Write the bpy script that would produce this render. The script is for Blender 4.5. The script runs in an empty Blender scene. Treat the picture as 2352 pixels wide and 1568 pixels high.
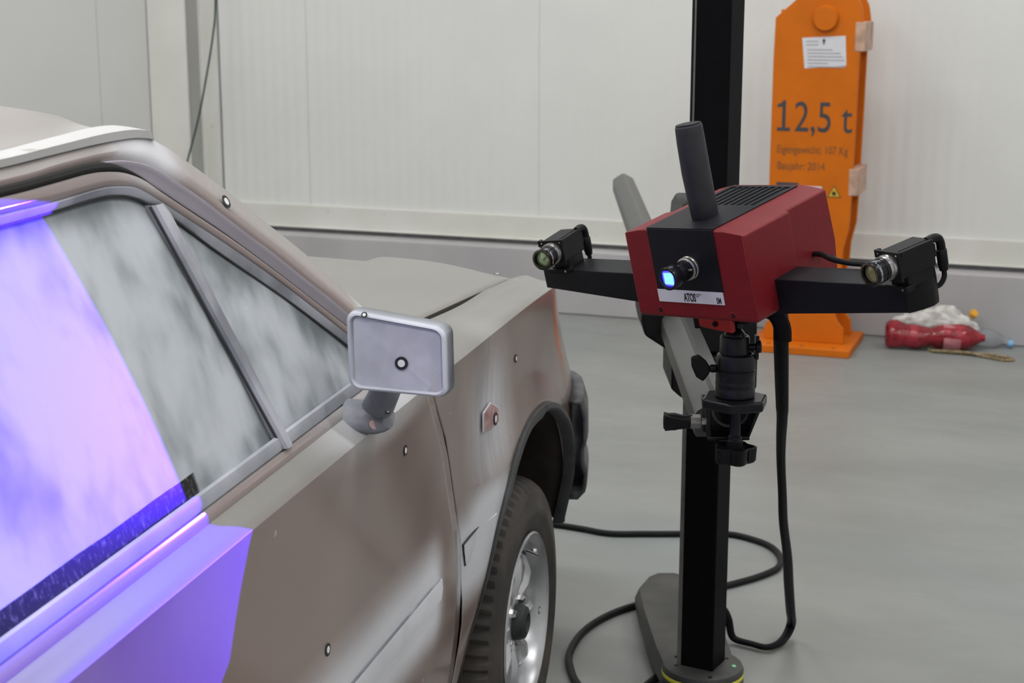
import bpy, bmesh, math, random
from mathutils import Vector, Matrix, noise
random.seed(7)
SC = bpy.context.scene
COL = SC.collection

# ------------------------------------------------------------------ camera
cam_d = bpy.data.cameras.new('camera'); cam = bpy.data.objects.new('camera', cam_d); COL.objects.link(cam)
cam_d.sensor_width = 22.3; cam_d.sensor_fit = 'HORIZONTAL'; cam_d.lens = 3691 / 2352 * 22.3
cam.location = (0, 0, 1.485); cam.rotation_euler = (math.radians(90 - 12.4), 0, 0)
cam_d.clip_start = 0.05; cam_d.clip_end = 60
cam_d.dof.use_dof = True; cam_d.dof.focus_distance = 2.35; cam_d.dof.aperture_fstop = 6.3
SC.camera = cam

# ------------------------------------------------------------------ world, view
w = bpy.data.worlds.new('world'); SC.world = w; w.use_nodes = True
w.node_tree.nodes['Background'].inputs[0].default_value = (0.9, 0.95, 1.0, 1)
w.node_tree.nodes['Background'].inputs[1].default_value = 0.3
vs = SC.view_settings
vs.view_transform = 'Standard'; vs.look = 'None'; vs.gamma = 1; vs.use_curve_mapping = False; vs.exposure = 0.0

WALL_ANG = math.radians(-20.186)
WO = Vector((0.27183, 7.33988, 0)); WX = Vector((0.93858, -0.34507, 0)); WN = Vector((0.34507, 0.93858, 0))
def wallp(x, y, z): return WO + WX * x + WN * y + Vector((0, 0, z))
CEIL = 4.6

def area(name, loc, sx, sy, power, color=(1, 1, 1), rot=(0, 0, 0)):
    d = bpy.data.lights.new(name, 'AREA'); d.shape = 'RECTANGLE'; d.size = sx; d.size_y = sy
    d.energy = power; d.color = color
    o = bpy.data.objects.new(name, d); COL.objects.link(o); o.location = loc; o.rotation_euler = rot
    return o
LAMPS = []
for lx in (-4.6, -1.6, 1.4, 4.4):
    for ly in (-2.0, -5.2, -8.4):
        LAMPS.append((lx, ly))
LAMP_POWER = 40
for lx, ly in LAMPS:
    p = wallp(lx, ly, CEIL - 0.13)
    area('lamp_light', p, 1.5, 0.28, LAMP_POWER, (.985, 0.995, 1.0), (0, 0, WALL_ANG))

# ------------------------------------------------------------------ materials
class NT:
    def __init__(s, name):
        s.m = bpy.data.materials.new(name); s.m.use_nodes = True
        s.t = s.m.node_tree; s.b = s.t.nodes['Principled BSDF']
        s.tc = None
    def n(s, k, **kw):
        x = s.t.nodes.new(k)
        for a, v in kw.items(): setattr(x, a, v)
        return x
    def link(s, a, b): s.t.links.new(a, b)
    def setin(s, sock, v):
        if hasattr(v, 'is_linked') or isinstance(v, bpy.types.NodeSocket): s.link(v, sock)
        else: sock.default_value = v
    def obj(s):
        if not s.tc: s.tc = s.n('ShaderNodeTexCoord')
        return s.tc.outputs['Object']
    def math(s, op, a, b=0.0, c=0.0, clamp=False):
        x = s.n('ShaderNodeMath', operation=op, use_clamp=clamp)
        s.setin(x.inputs[0], a); s.setin(x.inputs[1], b); s.setin(x.inputs[2], c)
        return x.outputs[0]
    def xyz(s):
        x = s.n('ShaderNodeSeparateXYZ'); s.link(s.obj(), x.inputs[0]); return x.outputs
    def mapping(s, loc=(0, 0, 0), rot=(0, 0, 0), scale=(1, 1, 1), src=None):
        x = s.n('ShaderNodeMapping'); s.link(src or s.obj(), x.inputs[0])
        x.inputs['Location'].default_value = loc; x.inputs['Rotation'].default_value = rot; x.inputs['Scale'].default_value = scale
        return x.outputs[0]
    def noise(s, scale, detail=3, rough=.5, vec=None, dist=0.0):
        x = s.n('ShaderNodeTexNoise'); s.link(vec or s.obj(), x.inputs['Vector'])
        x.inputs['Scale'].default_value = scale; x.inputs['Detail'].default_value = detail
        x.inputs['Roughness'].default_value = rough; x.inputs['Distortion'].default_value = dist
        return x.outputs['Fac']
    def rng(s, v, a, b, c=0.0, d=1.0, smooth=True):
        x = s.n('ShaderNodeMapRange', interpolation_type='SMOOTHSTEP' if smooth else 'LINEAR')
        s.setin(x.inputs[0], v); x.inputs[1].default_value = a; x.inputs[2].default_value = b
        x.inputs[3].default_value = c; x.inputs[4].default_value = d
        return x.outputs[0]
    def blob(s, c, r, soft=0.35):
        v = s.mapping(loc=tuple(-c[i] / r[i] for i in range(3)), scale=tuple(1 / q for q in r))
        x = s.n('ShaderNodeVectorMath', operation='LENGTH'); s.link(v, x.inputs[0])
        return s.rng(x.outputs['Value'], soft, 1.0, 1.0, 0.0)
    def mix(s, f, a, b):
        x = s.n('ShaderNodeMix', data_type='RGBA'); s.setin(x.inputs[0], f)
        for k, v in ((6, a), (7, b)):
            if isinstance(v, tuple): x.inputs[k].default_value = (*v, 1) if len(v) == 3 else v
            else: s.link(v, x.inputs[k])
        return x.outputs[2]
    def bump(s, h, strength=.3, dist=.01):
        x = s.n('ShaderNodeBump'); x.inputs['Strength'].default_value = strength; x.inputs['Distance'].default_value = dist
        s.link(h, x.inputs['Height']); s.link(x.outputs[0], s.b.inputs['Normal'])
    def out(s, col=None, rough=None, metal=None, spec=None, coat=None):
        for k, v in (('Base Color', col), ('Roughness', rough), ('Metallic', metal), ('Specular IOR Level', spec), ('Coat Weight', coat)):
            if v is None: continue
            if isinstance(v, tuple): s.b.inputs[k].default_value = (*v, 1)
            else: s.setin(s.b.inputs[k], v)
        return s.m

def simple(name, col, rough=.5, metal=0.0, var=.12, scale=30, bump=0.0, spec=.5, coat=None):
    t = NT(name); f = t.noise(scale, 3)
    lo = tuple(c * (1 - var) for c in col); hi = tuple(min(1, c * (1 + var)) for c in col)
    c = t.mix(t.rng(f, .3, .7), lo, hi)
    if bump: t.bump(t.noise(scale * 12, 2), bump, .002)
    return t.out(c, rough, metal, spec, coat)

M = {}
M['wall'] = simple('wall_panel_paint', (.72, .725, .70), .42, var=.02, scale=2)
M['wall_side'] = simple('side_panel_paint', (.70, .70, .69), .5, var=.02, scale=1.5)
M['wall_plain'] = simple('plain_wall_paint', (.70, .70, .68), .6, var=.03, scale=1)
M['ceiling'] = simple('ceiling_paint', (.75, .75, .74), .7, var=.02, scale=1)
M['steel_white'] = simple('column_white_paint', (.72, .71, .66), .45, var=.03, scale=4)
def m_cream():
    t = NT('cream_flashing'); f = t.noise(3, 4); g = t.noise(18, 3)
    c = t.mix(t.rng(f, .35, .7), (.66, .655, .60), (.72, .715, .68))
    c = t.mix(t.math('MULTIPLY', t.rng(g, .66, .74), .5), c, (.50, .40, .22))
    return t.out(c, .45)
M['cream'] = m_cream()
M['seam_grey'] = simple('seam_grey', (.36, .36, .355), .6)
def m_plinth():
    t = NT('plinth_concrete'); f = t.noise(2.5, 4); g = t.noise(40, 3)
    c = t.mix(t.rng(f, .3, .7), (.40, .385, .395), (.47, .455, .455))
    t.bump(g, .15, .003)
    return t.out(c, .6)
M['plinth'] = m_plinth()
def m_floor():
    t = NT('sealed_concrete'); v = t.mapping(rot=(0, 0, .3), scale=(.9, 1.7, 1))
    f = t.noise(1.6, 5, .55, v); g = t.noise(5, 5, .6, v, .6); h = t.noise(90, 2); k = t.noise(.9, 3)
    c = t.mix(t.rng(f, .3, .72), (.228, .234, .222), (.272, .278, .266))
    c = t.mix(t.math('MULTIPLY', t.rng(k, .5, .7), .35), c, (.225, .255, .26))
    c = t.mix(t.math('MULTIPLY', t.rng(g, .60, .85), .22), c, (.31, .32, .305))
    c = t.mix(t.math('MULTIPLY', t.rng(t.noise(7, 2), .74, .8), .35), c, (.36, .29, .18))
    t.bump(h, .05, .002)
    return t.out(c, t.rng(g, .3, .7, .42, .52), spec=.4)
M['floor'] = m_floor()

def m_paint(name='dusted_body_paint', base=(.262, .190, .166), top=(.240, .232, .214)):
    """brown enamel under a thin sprayed white measuring coat: heavier on trims and edges"""
    t = NT(name); X, Y, Z = t.xyz()
    geo = t.n('ShaderNodeNewGeometry'); sep = t.n('ShaderNodeSeparateXYZ'); t.link(geo.outputs['Normal'], sep.inputs[0])
    up = t.rng(sep.outputs[2], .25, .95)
    n1 = t.noise(1.9, 4, .5); n2 = t.noise(5.5, 4, .55)
    vstreak = t.noise(1, 3, .55, t.mapping(scale=(6, 38, 5)))
    masks = []
    # strip where the rub moulding was, door and fender
    dz = t.math('ABSOLUTE', t.math('SUBTRACT', Z, .553))
    strip = t.rng(dz, .018, .115, 1.0, 0.0)
    strip = t.math('MULTIPLY', strip, t.rng(Y, -.52, -.44, 1.0, 0.0))
    masks.append((t.math('MULTIPLY', strip, t.rng(Y, -1.4, -.7, .55, 1.0)), 1.0))
    dzf = t.rng(dz, .028, .105, 1.0, 0.0)
    yf = t.math('MULTIPLY', t.rng(Y, -.40, -.36), t.rng(Y, -.15, -.05, 1.0, 0.0))
    masks.append((t.math('MULTIPLY', dzf, yf), .95))
    b = t.blob((.84, -.155, .745), (.35, .19, .20), .10)
    masks.append((t.math('MULTIPLY', b, t.rng(vstreak, .2, .7, .62, 1)), .85))
    masks.append((t.blob((.84, -.20, .57), (.5, .26, .11), .25), 1.0))
    masks.append((t.blob((.82, -.72, .905), (.3, .30, .06), .2), .5))
    masks.append((t.math('MULTIPLY', t.blob((.70, -.53, .98), (.3, .14, .10), .2), .9), .8))
    masks.append((t.blob((.66, -1.06, 1.295), (.14, .13, .06), .2), .75))
    masks.append((t.blob((.84, .33, .70), (.4, .20, .14), .0), .22))
    # dusty sill
    masks.append((t.rng(Z, .45, .25, 0, .6), .5))
    tot = None
    for m, k in masks:
        q = t.math('MULTIPLY', m, k)
        tot = q if tot is None else t.math('MAXIMUM', tot, q)
    tot = t.math('MULTIPLY', tot, 1.18, clamp=True)
    film = t.math('ADD', t.math('MULTIPLY', t.rng(n1, .3, .7), .16), t.math('MULTIPLY', t.rng(n2, .35, .7), .05))
    dark = base
    c = t.mix(film, dark, (.34, .31, .30))
    c = t.mix(up, c, top)                      # faces that look up take the top colour
    sm = t.rng(t.noise(1, 3, .6, t.mapping(rot=(0, 0, .25), scale=(7, 3.2, 6)), .5), .655, .72)
    c = t.mix(t.math('MULTIPLY', sm, t.math('MULTIPLY', up, .35)), c, (.27, .235, .19))
    c = t.mix(tot, c, (.70, .70, .74))
    chip = t.rng(t.noise(26, 2, .5), .775, .79)
    c = t.mix(t.math('MULTIPLY', chip, .5), c, (.55, .5, .45))
    r = t.math('ADD', t.rng(tot, 0, .8, .12, .62), t.math('MULTIPLY', up, .26))
    return t.out(c, r, spec=.5)
M['paint'] = m_paint()
M['frame_paint'] = m_paint('dusted_frame_paint', (.345, .275, .262), (.33, .305, .295))
M['recess'] = simple('lavender_primer_recess', (.40, .365, .425), .4, var=.06, scale=6)
M['primer'] = simple('white_sprayed_primer', (.72, .72, .76), .6, var=.06, scale=12)
def m_rail():
    t = NT('white_drip_rail'); X, Y, Z = t.xyz()
    ch = t.math('MULTIPLY', t.rng(t.noise(30, 4, .6, t.mapping(scale=(1, .6, 3))), .55, .60), t.rng(Y, -1.18, -1.24))
    ch = t.math('MULTIPLY', ch, t.rng(Z, 1.319, 1.324))
    c = t.mix(ch, (.60, .59, .59), (.36, .32, .27))
    return t.out(c, .5)
M['rail'] = m_rail()
def m_glass():
    t = NT('sprayed_side_glass'); X, Y, Z = t.xyz()
    v = t.mapping(rot=(.3, 0, 0), scale=(2, 4.4, 2.9))
    a = t.noise(2.1, 3, .5, v, .25); b = t.noise(6.5, 2, .5, v)
    f = t.math('ADD', t.math('MULTIPLY', a, .82), t.math('MULTIPLY', b, .18))
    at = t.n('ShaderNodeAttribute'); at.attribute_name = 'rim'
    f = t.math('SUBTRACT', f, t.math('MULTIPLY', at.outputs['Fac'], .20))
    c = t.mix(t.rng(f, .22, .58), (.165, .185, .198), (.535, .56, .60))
    # clean band above the seal, where the glass was lowered while spraying
    edge = t.noise(9, 3, .6, t.mapping(scale=(1, 1, 1)))
    topz = t.math('ADD', t.math('ADD', .988, t.math('MULTIPLY', Y, .022)), t.math('MULTIPLY', t.math('SUBTRACT', edge, .5), .003))
    band = t.math('MULTIPLY', t.math('LESS_THAN', Z, topz), t.rng(Y, -1.224, -1.217, 1, 0))
    dust = t.rng(t.noise(170, 4, .75, t.mapping(scale=(1, 1, .5))), .50, .72)
    dcol = t.mix(t.math('MULTIPLY', dust, .55), (.012, .013, .013), (.25, .25, .25))
    c = t.mix(band, c, dcol)
    speck = t.rng(t.noise(90, 1, .4), .82, .83)
    c = t.mix(t.math('MULTIPLY', speck, .5), c, (.75, .75, .72))
    return t.out(c, t.math('SUBTRACT', .62, t.math('MULTIPLY', band, .4)), spec=.35)
M['glass'] = m_glass()
def m_mirror():
    t = NT('sprayed_mirror_face'); X, Y, Z = t.xyz()
    a = t.noise(14, 4, .5, t.mapping(scale=(1, 1, .8)))
    c = t.mix(t.rng(a, .3, .7), (.50, .50, .57), (.70, .70, .78))
    # lower right corner left unsprayed
    wd = t.math('ADD', t.math('MULTIPLY', t.math('SUBTRACT', X, .945), 1.6), t.math('SUBTRACT', .990, Z))
    wm = t.rng(wd, .004, .012)
    c = t.mix(t.math('MULTIPLY', wm, .8), c, (.60, .59, .55))
    return t.out(c, t.math('SUBTRACT', .6, t.math('MULTIPLY', wm, .42)), t.math('MULTIPLY', wm, .15))
M['mirror'] = m_mirror()
def m_sprayed(name, dark, light, sc=7, rough=.5):
    t = NT(name); a = t.noise(sc, 4, .55)
    return t.out(t.mix(t.rng(a, .35, .68), dark, light), rough)
M['trim_spray'] = m_sprayed('sprayed_rubber_trim', (.19, .20, .23), (.50, .50, .56), 6, .42)
M['seal'] = m_sprayed('dusted_belt_seal', (.33, .34, .38), (.50, .51, .56), 5, .36)
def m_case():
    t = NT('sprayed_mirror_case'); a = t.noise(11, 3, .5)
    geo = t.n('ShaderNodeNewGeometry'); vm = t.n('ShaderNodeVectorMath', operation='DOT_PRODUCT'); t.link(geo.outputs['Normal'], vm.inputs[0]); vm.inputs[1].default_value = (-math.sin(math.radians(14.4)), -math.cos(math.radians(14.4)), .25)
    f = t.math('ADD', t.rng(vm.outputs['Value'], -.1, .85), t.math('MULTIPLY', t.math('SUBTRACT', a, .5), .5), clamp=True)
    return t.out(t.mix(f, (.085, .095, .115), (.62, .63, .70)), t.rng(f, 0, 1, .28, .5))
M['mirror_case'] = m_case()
M['mirror_dark'] = m_sprayed('mirror_foot_plastic', (.17, .175, .20), (.36, .37, .42), 10, .42)
M['rubber'] = simple('dark_rubber', (.030, .031, .034), .6, var=.2, scale=40)
M['gap'] = simple('shadow_gap_black', (.012, .011, .011), .8, var=.1)
def m_tyre():
    t = NT('dusty_tyre_rubber'); a = t.noise(9, 4, .6); b = t.noise(60, 3, .6)
    c = t.mix(t.rng(a, .35, .7), (.038, .033, .030), (.078, .066, .058))
    t.bump(b, .15, .002)
    return t.out(c, .62)
M['tyre'] = m_tyre()
M['rim'] = simple('silver_wheel_paint', (.55, .55, .57), .32, .75, var=.08, scale=18)
M['spoke'] = simple('bright_spoke_paint', (.66, .66, .68), .3, .6, var=.06, scale=18)
M['rim_dark'] = simple('dark_wheel_well', (.20, .20, .205), .5, .5, var=.15, scale=18)
M['chrome'] = simple('chrome', (.85, .85, .85), .08, 1.0, var=.02)
M['liner'] = m_sprayed('dirty_wheelhouse', (.022, .016, .013), (.055, .040, .034), 8, .8)
M['flare'] = simple('grey_rubber_arch_lip', (.062, .064, .066), .55, var=.2, scale=25)
M['bumper'] = m_sprayed('sprayed_bumper_plastic', (.055, .055, .062), (.20, .20, .22), 7, .5)
M['white_dot'] = simple('marker_white', (.88, .88, .86), .5, var=.01)
M['black_dot'] = simple('marker_black', (.015, .015, .018), .5, var=.1)
def m_redlamp():
    t = NT('old_red_paint_patch'); a = t.noise(45, 3, .6)
    return t.out(t.mix(t.rng(a, .35, .65), (.42, .20, .19), (.62, .42, .42)), .4)
M['old_red'] = m_redlamp()
M['lamp_glass'] = simple('headlamp_glass', (.6, .6, .62), .1, .3, var=.05)
M['red'] = simple('matt_red_housing', (.165, .007, .012), .5, var=.05, scale=50, bump=.05, spec=.28)
M['black_matt'] = simple('matt_black_cover', (.006, .006, .010), .45, var=.1, scale=60, spec=.22)
M['black_arm'] = simple('black_arm_coating', (.006, .006, .009), .48, var=.12, scale=50, bump=.04, spec=.2)
M['black_plastic'] = simple('black_plastic', (.007, .007, .008), .42, var=.2, scale=40, spec=.16)
M['black_gloss'] = simple('black_anodised_metal', (.007, .007, .010), .28, .0, var=.1, scale=40, spec=.28)
M['handle'] = simple('charcoal_handle_rubber', (.020, .020, .026), .5, var=.18, scale=40, spec=.35)
M['void'] = simple('vent_void', (.004, .004, .004), .9, var=.1)
M['silver'] = simple('bright_aluminium', (.42, .40, .38), .25, .9, var=.05)
M['label'] = simple('pale_label', (.63, .62, .68), .5, var=.01)
M['ink'] = simple('black_ink', (.02, .02, .025), .6, var=.05)
M['white_ink'] = simple('white_ink', (.7, .7, .7), .6, var=.02)
M['gold_ink'] = simple('gold_ink', (.42, .30, .10), .5, var=.02)
M['lens_olive'] = simple('olive_filter_glass', (.34, .32, .16), .06, .5, var=.02)
M['lens_green'] = simple('green_filter_glass', (.30, .38, .22), .04, .7, var=.02)
M['clamp_red'] = simple('red_lever', (.45, .018, .016), .35, var=.05)
M['orange'] = simple('orange_beam_paint', (.60, .140, .003), .5, var=.06, scale=6, spec=.25)
M['orange_worn'] = simple('worn_orange_edge', (.50, .32, .23), .55, var=.2, scale=20)
M['orange_ink'] = simple('brown_stencil_ink', (.17, .075, .02), .6, var=.1)
M['slate_ink'] = simple('slate_ink', (.045, .048, .055), .6, var=.1)
M['paper'] = simple('white_paper', (.66, .65, .68), .6, var=.01)
M['paper_ink'] = simple('grey_print', (.40, .40, .43), .7, var=.05)
M['warn_yellow'] = simple('warning_yellow', (.62, .40, .02), .5, var=.03)
M['col_black'] = simple('column_black_anodised', (.004, .004, .005), .5, var=.1, scale=30, spec=.05)
M['col_grey'] = simple('column_grey_rail', (.15, .145, .135), .42, .2, var=.1, scale=30)
M['arm_grey'] = simple('arm_grey_anodised', (.078, .079, .075), .42, .15, var=.06, scale=12)
M['cast_grey'] = m_sprayed('cast_grey_foot', (.030, .031, .030), (.062, .060, .055), 9, .5)
M['yellow'] = simple('yellow_ring', (.65, .62, .05), .5, var=.02)
M['green_dot'] = simple('green_level', (.2, .62, .34), .3, var=.05)
def m_sleeve():
    t = NT('braided_black_sleeve'); a = t.noise(420, 2, .8, t.mapping(scale=(1, 1, .6)))
    c = t.mix(t.rng(a, .62, .72), (.005, .005, .007), (.06, .06, .07))
    return t.out(c, .5, spec=.1)
M['sleeve'] = m_sleeve()
M['cable'] = simple('black_cable', (.009, .009, .010), .5, var=.2, scale=30, spec=.2)
M['cable_green'] = simple('dark_green_cable', (.035, .06, .055), .5, var=.2)
def m_redplastic():
    t = NT('red_translucent_plastic'); a = t.noise(16, 4, .6)
    t.bump(t.noise(30, 3, .6), .5, .01)
    t.b.inputs['Transmission Weight'].default_value = .15
    return t.out(t.mix(t.rng(a, .35, .7), (.20, .006, .012), (.46, .03, .05)), .16)
M['red_plastic'] = m_redplastic()
M['red_label'] = simple('faded_pink_label', (.46, .17, .19), .5, var=.15, scale=40)
def m_clear():
    t = NT('clear_plastic'); t.bump(t.noise(30, 3, .6), .5, .01)
    t.b.inputs['Transmission Weight'].default_value = .85; t.b.inputs['IOR'].default_value = 1.3
    a = t.noise(20, 3); return t.out(t.mix(a, (.72, .74, .76), (.85, .87, .9)), .12)
M['clear_plastic'] = m_clear()
M['blue_cap'] = simple('light_blue_cap', (.20, .42, .66), .4, var=.05)
M['bag'] = m_sprayed('dirty_white_bag', (.46, .45, .42), (.74, .73, .70), 22, .5)
M['cap_yellow'] = simple('orange_yellow_cap', (.70, .34, .02), .4, var=.05)
def m_rope():
    t = NT('tan_rope'); a = t.noise(160, 2, .6)
    return t.out(t.mix(t.rng(a, .4, .6), (.10, .085, .04), (.36, .26, .14)), .8)
M['rope'] = m_rope()
def emis(name, col, st):
    t = NT(name); t.b.inputs['Emission Color'].default_value = (*col, 1); t.b.inputs['Emission Strength'].default_value = st
    return t.out(col, .5)
M['tube'] = emis('lit_tube', (1, .98, .95), 6)
M['beam_spot'] = emis('projector_spot', (.09, .08, 1.0), 1.5)
M['beam_core'] = emis('projector_core', (.22, .62, 1.0), 1.3)
M['lens_blue'] = emis('blue_lit_lens', (.025, .008, .55), 1.0)

# ------------------------------------------------------------------ mesh helpers
class MB:
    def __init__(s, *mats):
        s.bm = bmesh.new(); s.mats = list(mats) or []; s.cur = 0
    def use(s, i): s.cur = i; return s
    def _f(s, vs):
        try:
            f = s.bm.faces.new(vs); f.material_index = s.cur; return f
        except ValueError: return None
    def box(s, lo, hi, mt=None):
        P = [(x, y, z) for x in (lo[0], hi[0]) for y in (lo[1], hi[1]) for z in (lo[2], hi[2])]
        V = [s.bm.verts.new(mt @ Vector(p) if mt else p) for p in P]
        for q in ((0, 1, 3, 2), (4, 6, 7, 5), (0, 4, 5, 1), (2, 3, 7, 6), (0, 2, 6, 4), (1, 5, 7, 3)): s._f([V[i] for i in q])
        return s
    def hexa(s, P):          # 8 points: bottom 4 ccw, top 4 ccw
        V = [s.bm.verts.new(p) for p in P]
        for q in ((3, 2, 1, 0), (4, 5, 6, 7), (0, 1, 5, 4), (1, 2, 6, 5), (2, 3, 7, 6), (3, 0, 4, 7)): s._f([V[i] for i in q])
        return s
    def lathe(s, prof, p0, p1=None, n=40, axis=None, caps=True, sx=1, sy=1, upv=None):
        """prof: (radius, height) along the axis from p0"""
        p0 = Vector(p0); ax = (Vector(p1) - p0).normalized() if p1 is not None else Vector(axis).normalized()
        ref = Vector(upv) if upv else (Vector((0, 0, 1)) if abs(ax.z) < .9 else Vector((1, 0, 0)))
        a = (ref - ax * ref.dot(ax)).normalized(); b = ax.cross(a)
        rings = []
        for r, h in prof:
            rings.append([s.bm.verts.new(p0 + ax * h + a * (math.cos(2 * math.pi * i / n) * r * sx) + b * (math.sin(2 * math.pi * i / n) * r * sy)) for i in range(n)])
        for k in range(len(rings) - 1):
            for i in range(n):
                j = (i + 1) % n; s._f([rings[k][i], rings[k][j], rings[k + 1][j], rings[k + 1][i]])
        if caps: s._f(rings[0][::-1]); s._f(rings[-1])
        return s
    def cyl(s, p0, p1, r, n=32, r2=None):
        L = (Vector(p1) - Vector(p0)).length
        return s.lathe([(r, 0), (r if r2 is None else r2, L)], p0, p1, n)
    def prism(s, pts, mt, h):
        """closed 2d outline (x,y) extruded 0..h along z of mt"""
        A = [s.bm.verts.new(mt @ Vector((x, y, 0))) for x, y in pts]; B = [s.bm.verts.new(mt @ Vector((x, y, h))) for x, y in pts]
        n = len(pts)
        s._f(A[::-1]); s._f(B)
        for i in range(n): j = (i + 1) % n; s._f([A[i], A[j], B[j], B[i]])
        return s
    def loft(s, rows, closed=False, closev=False):
        G = [[s.bm.verts.new(p) for p in r] for r in rows]
        nr = len(G); nc = len(G[0])
        for i in range(nr if closev else nr - 1):
            for j in range(nc if closed else nc - 1):
                a, b = i, (i + 1) % nr; c, d = j, (j + 1) % nc
                s._f([G[a][c], G[a][d], G[b][d], G[b][c]])
        return s
    def tube(s, path, r, n=12, flat=1.0, caps=True, rad=None):
        P = [Vector(p) for p in path]; N = len(P); rings = []; prev = None
        for i, p in enumerate(P):
            t = (P[min(i + 1, N - 1)] - P[max(i - 1, 0)]).normalized()
            if prev is None:
                ref = Vector((0, 0, 1)) if abs(t.z) < .9 else Vector((1, 0, 0)); a = (ref - t * ref.dot(t)).normalized()
            else: a = (prev - t * prev.dot(t)).normalized()
            prev = a; b = t.cross(a); rr = rad[i] if rad else r
            rings.append([s.bm.verts.new(p + a * (math.cos(2 * math.pi * k / n) * rr) + b * (math.sin(2 * math.pi * k / n) * rr * flat)) for k in range(n)])
        for k in range(N - 1):
            for i in range(n): j = (i + 1) % n; s._f([rings[k][i], rings[k][j], rings[k + 1][j], rings[k + 1][i]])
        if caps: s._f(rings[0][::-1]); s._f(rings[-1])
        return s
    def sphere(s, c, r, seg=20, scale=(1, 1, 1)):
        m = Matrix.Translation(c) @ Matrix.Diagonal((r * scale[0], r * scale[1], r * scale[2], 1))
        res = bmesh.ops.create_uvsphere(s.bm, u_segments=seg, v_segments=seg // 2, radius=1, matrix=m)
        for v in res['verts']:
            for f in v.link_faces: f.material_index = s.cur
        return s
    def xform(s, mt):
        bmesh.ops.transform(s.bm, matrix=mt, verts=s.bm.verts); return s
    def build(s, name, parent=None, smooth=True, bevel=0, solid=0, angle=35, sub=0, off=-1, recalc=True, seg=2):
        if recalc: bmesh.ops.recalc_face_normals(s.bm, faces=s.bm.faces)
        me = bpy.data.meshes.new(name); s.bm.to_mesh(me); s.bm.free()
        for m in s.mats: me.materials.append(M[m] if isinstance(m, str) else m)
        o = bpy.data.objects.new(name, me); COL.objects.link(o); o.parent = parent
        if smooth:
            try: me.shade_smooth()
            except Exception: pass
            for p in me.polygons: p.use_smooth = True
            try: me.set_sharp_from_angle(angle=math.radians(angle))
            except Exception: pass
        if sub:
            m = o.modifiers.new('sub', 'SUBSURF'); m.levels = sub; m.render_levels = sub
        if solid:
            m = o.modifiers.new('solid', 'SOLIDIFY'); m.thickness = solid; m.offset = off
        if bevel:
            m = o.modifiers.new('bev', 'BEVEL'); m.width = bevel; m.segments = seg; m.limit_method = 'ANGLE'; m.angle_limit = math.radians(40)
        return o

def tag(o, label=None, cat=None, group=None, kind=None):
    if label: o['label'] = label
    if cat: o['category'] = cat
    if group: o['group'] = group
    if kind: o['kind'] = kind
    return o
def empty(name, loc=(0, 0, 0), rot=None, mat=None):
    o = bpy.data.objects.new(name, None); COL.objects.link(o); o.empty_display_size = .1
    if mat is not None: o.matrix_world = mat
    else:
        o.location = loc
        if rot: o.rotation_euler = rot
    return o
def struct(o): o['kind'] = 'structure'; return o
def frame(origin, x, y, z):
    m = Matrix.Identity(4)
    for i, v in enumerate((x, y, z)):
        for j in range(3): m[j][i] = v[j]
    for j in range(3): m[j][3] = origin[j]
    return m
def smooth_path(P, k=6):
    P = [Vector(p) for p in P]; out = []
    for i in range(len(P) - 1):
        a = P[max(i - 1, 0)]; b = P[i]; c = P[i + 1]; d = P[min(i + 2, len(P) - 1)]
        for j in range(k):
            t = j / k
            out.append(.5 * ((2 * b) + (c - a) * t + (2 * a - 5 * b + 4 * c - d) * t * t + (3 * b - a - 3 * c + d) * t ** 3))
    out.append(P[-1]); return out
def text_mesh(txt, size, mt, mat, name, parent, depth=.0004, sx=1.0, align='LEFT', wrap=None, space=1.0, ox=0.0):
    cu = bpy.data.curves.new(name, 'FONT'); cu.body = txt; cu.size = size; cu.align_x = align; cu.extrude = depth; cu.space_character = space; cu.offset = ox
    tmp = bpy.data.objects.new(name, cu); COL.objects.link(tmp)
    dg = bpy.context.evaluated_depsgraph_get(); me = bpy.data.meshes.new_from_object(tmp.evaluated_get(dg))
    bpy.data.objects.remove(tmp); bpy.data.curves.remove(cu)
    me.name = name; me.materials.clear(); me.materials.append(M[mat])
    for v in me.vertices:
        p = Vector((v.co.x * sx, v.co.y, v.co.z))
        v.co = wrap(p) if wrap else mt @ p
    o = bpy.data.objects.new(name, me); COL.objects.link(o); o.parent = parent
    return o
def lerp(a, b, t): return a + (b - a) * t
def sstep(a, b, x):
    t = max(0, min(1, (x - a) / (b - a))); return t * t * (3 - 2 * t)
def interp(tab, x):
    if x <= tab[0][0]: return tab[0][1]
    for (x0, y0), (x1, y1) in zip(tab, tab[1:]):
        if x <= x1: return y0 + (y1 - y0) * (x - x0) / (x1 - x0)
    return tab[-1][1]

# ================================================================== ROOM
RX0, RX1, RY0 = -2.10, 6.5, -11.5      # room in wall coordinates, back wall at y = 0
WM = frame(WO, WX, WN, Vector((0, 0, 1)))
def struct_mesh(mb, name, **k):
    o = mb.build(name, **k); o.matrix_world = WM.copy(); return struct(o)
mb = MB('floor'); mb.box((RX0 - 1.2, RY0 - .3, -.12), (RX1 + .3, .45, 0)); struct_mesh(mb, 'floor', smooth=False)
mb = MB('ceiling'); mb.box((RX0 - 1.2, RY0 - .3, CEIL), (RX1 + .3, .45, CEIL + .15)); struct_mesh(mb, 'ceiling', smooth=False)
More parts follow.
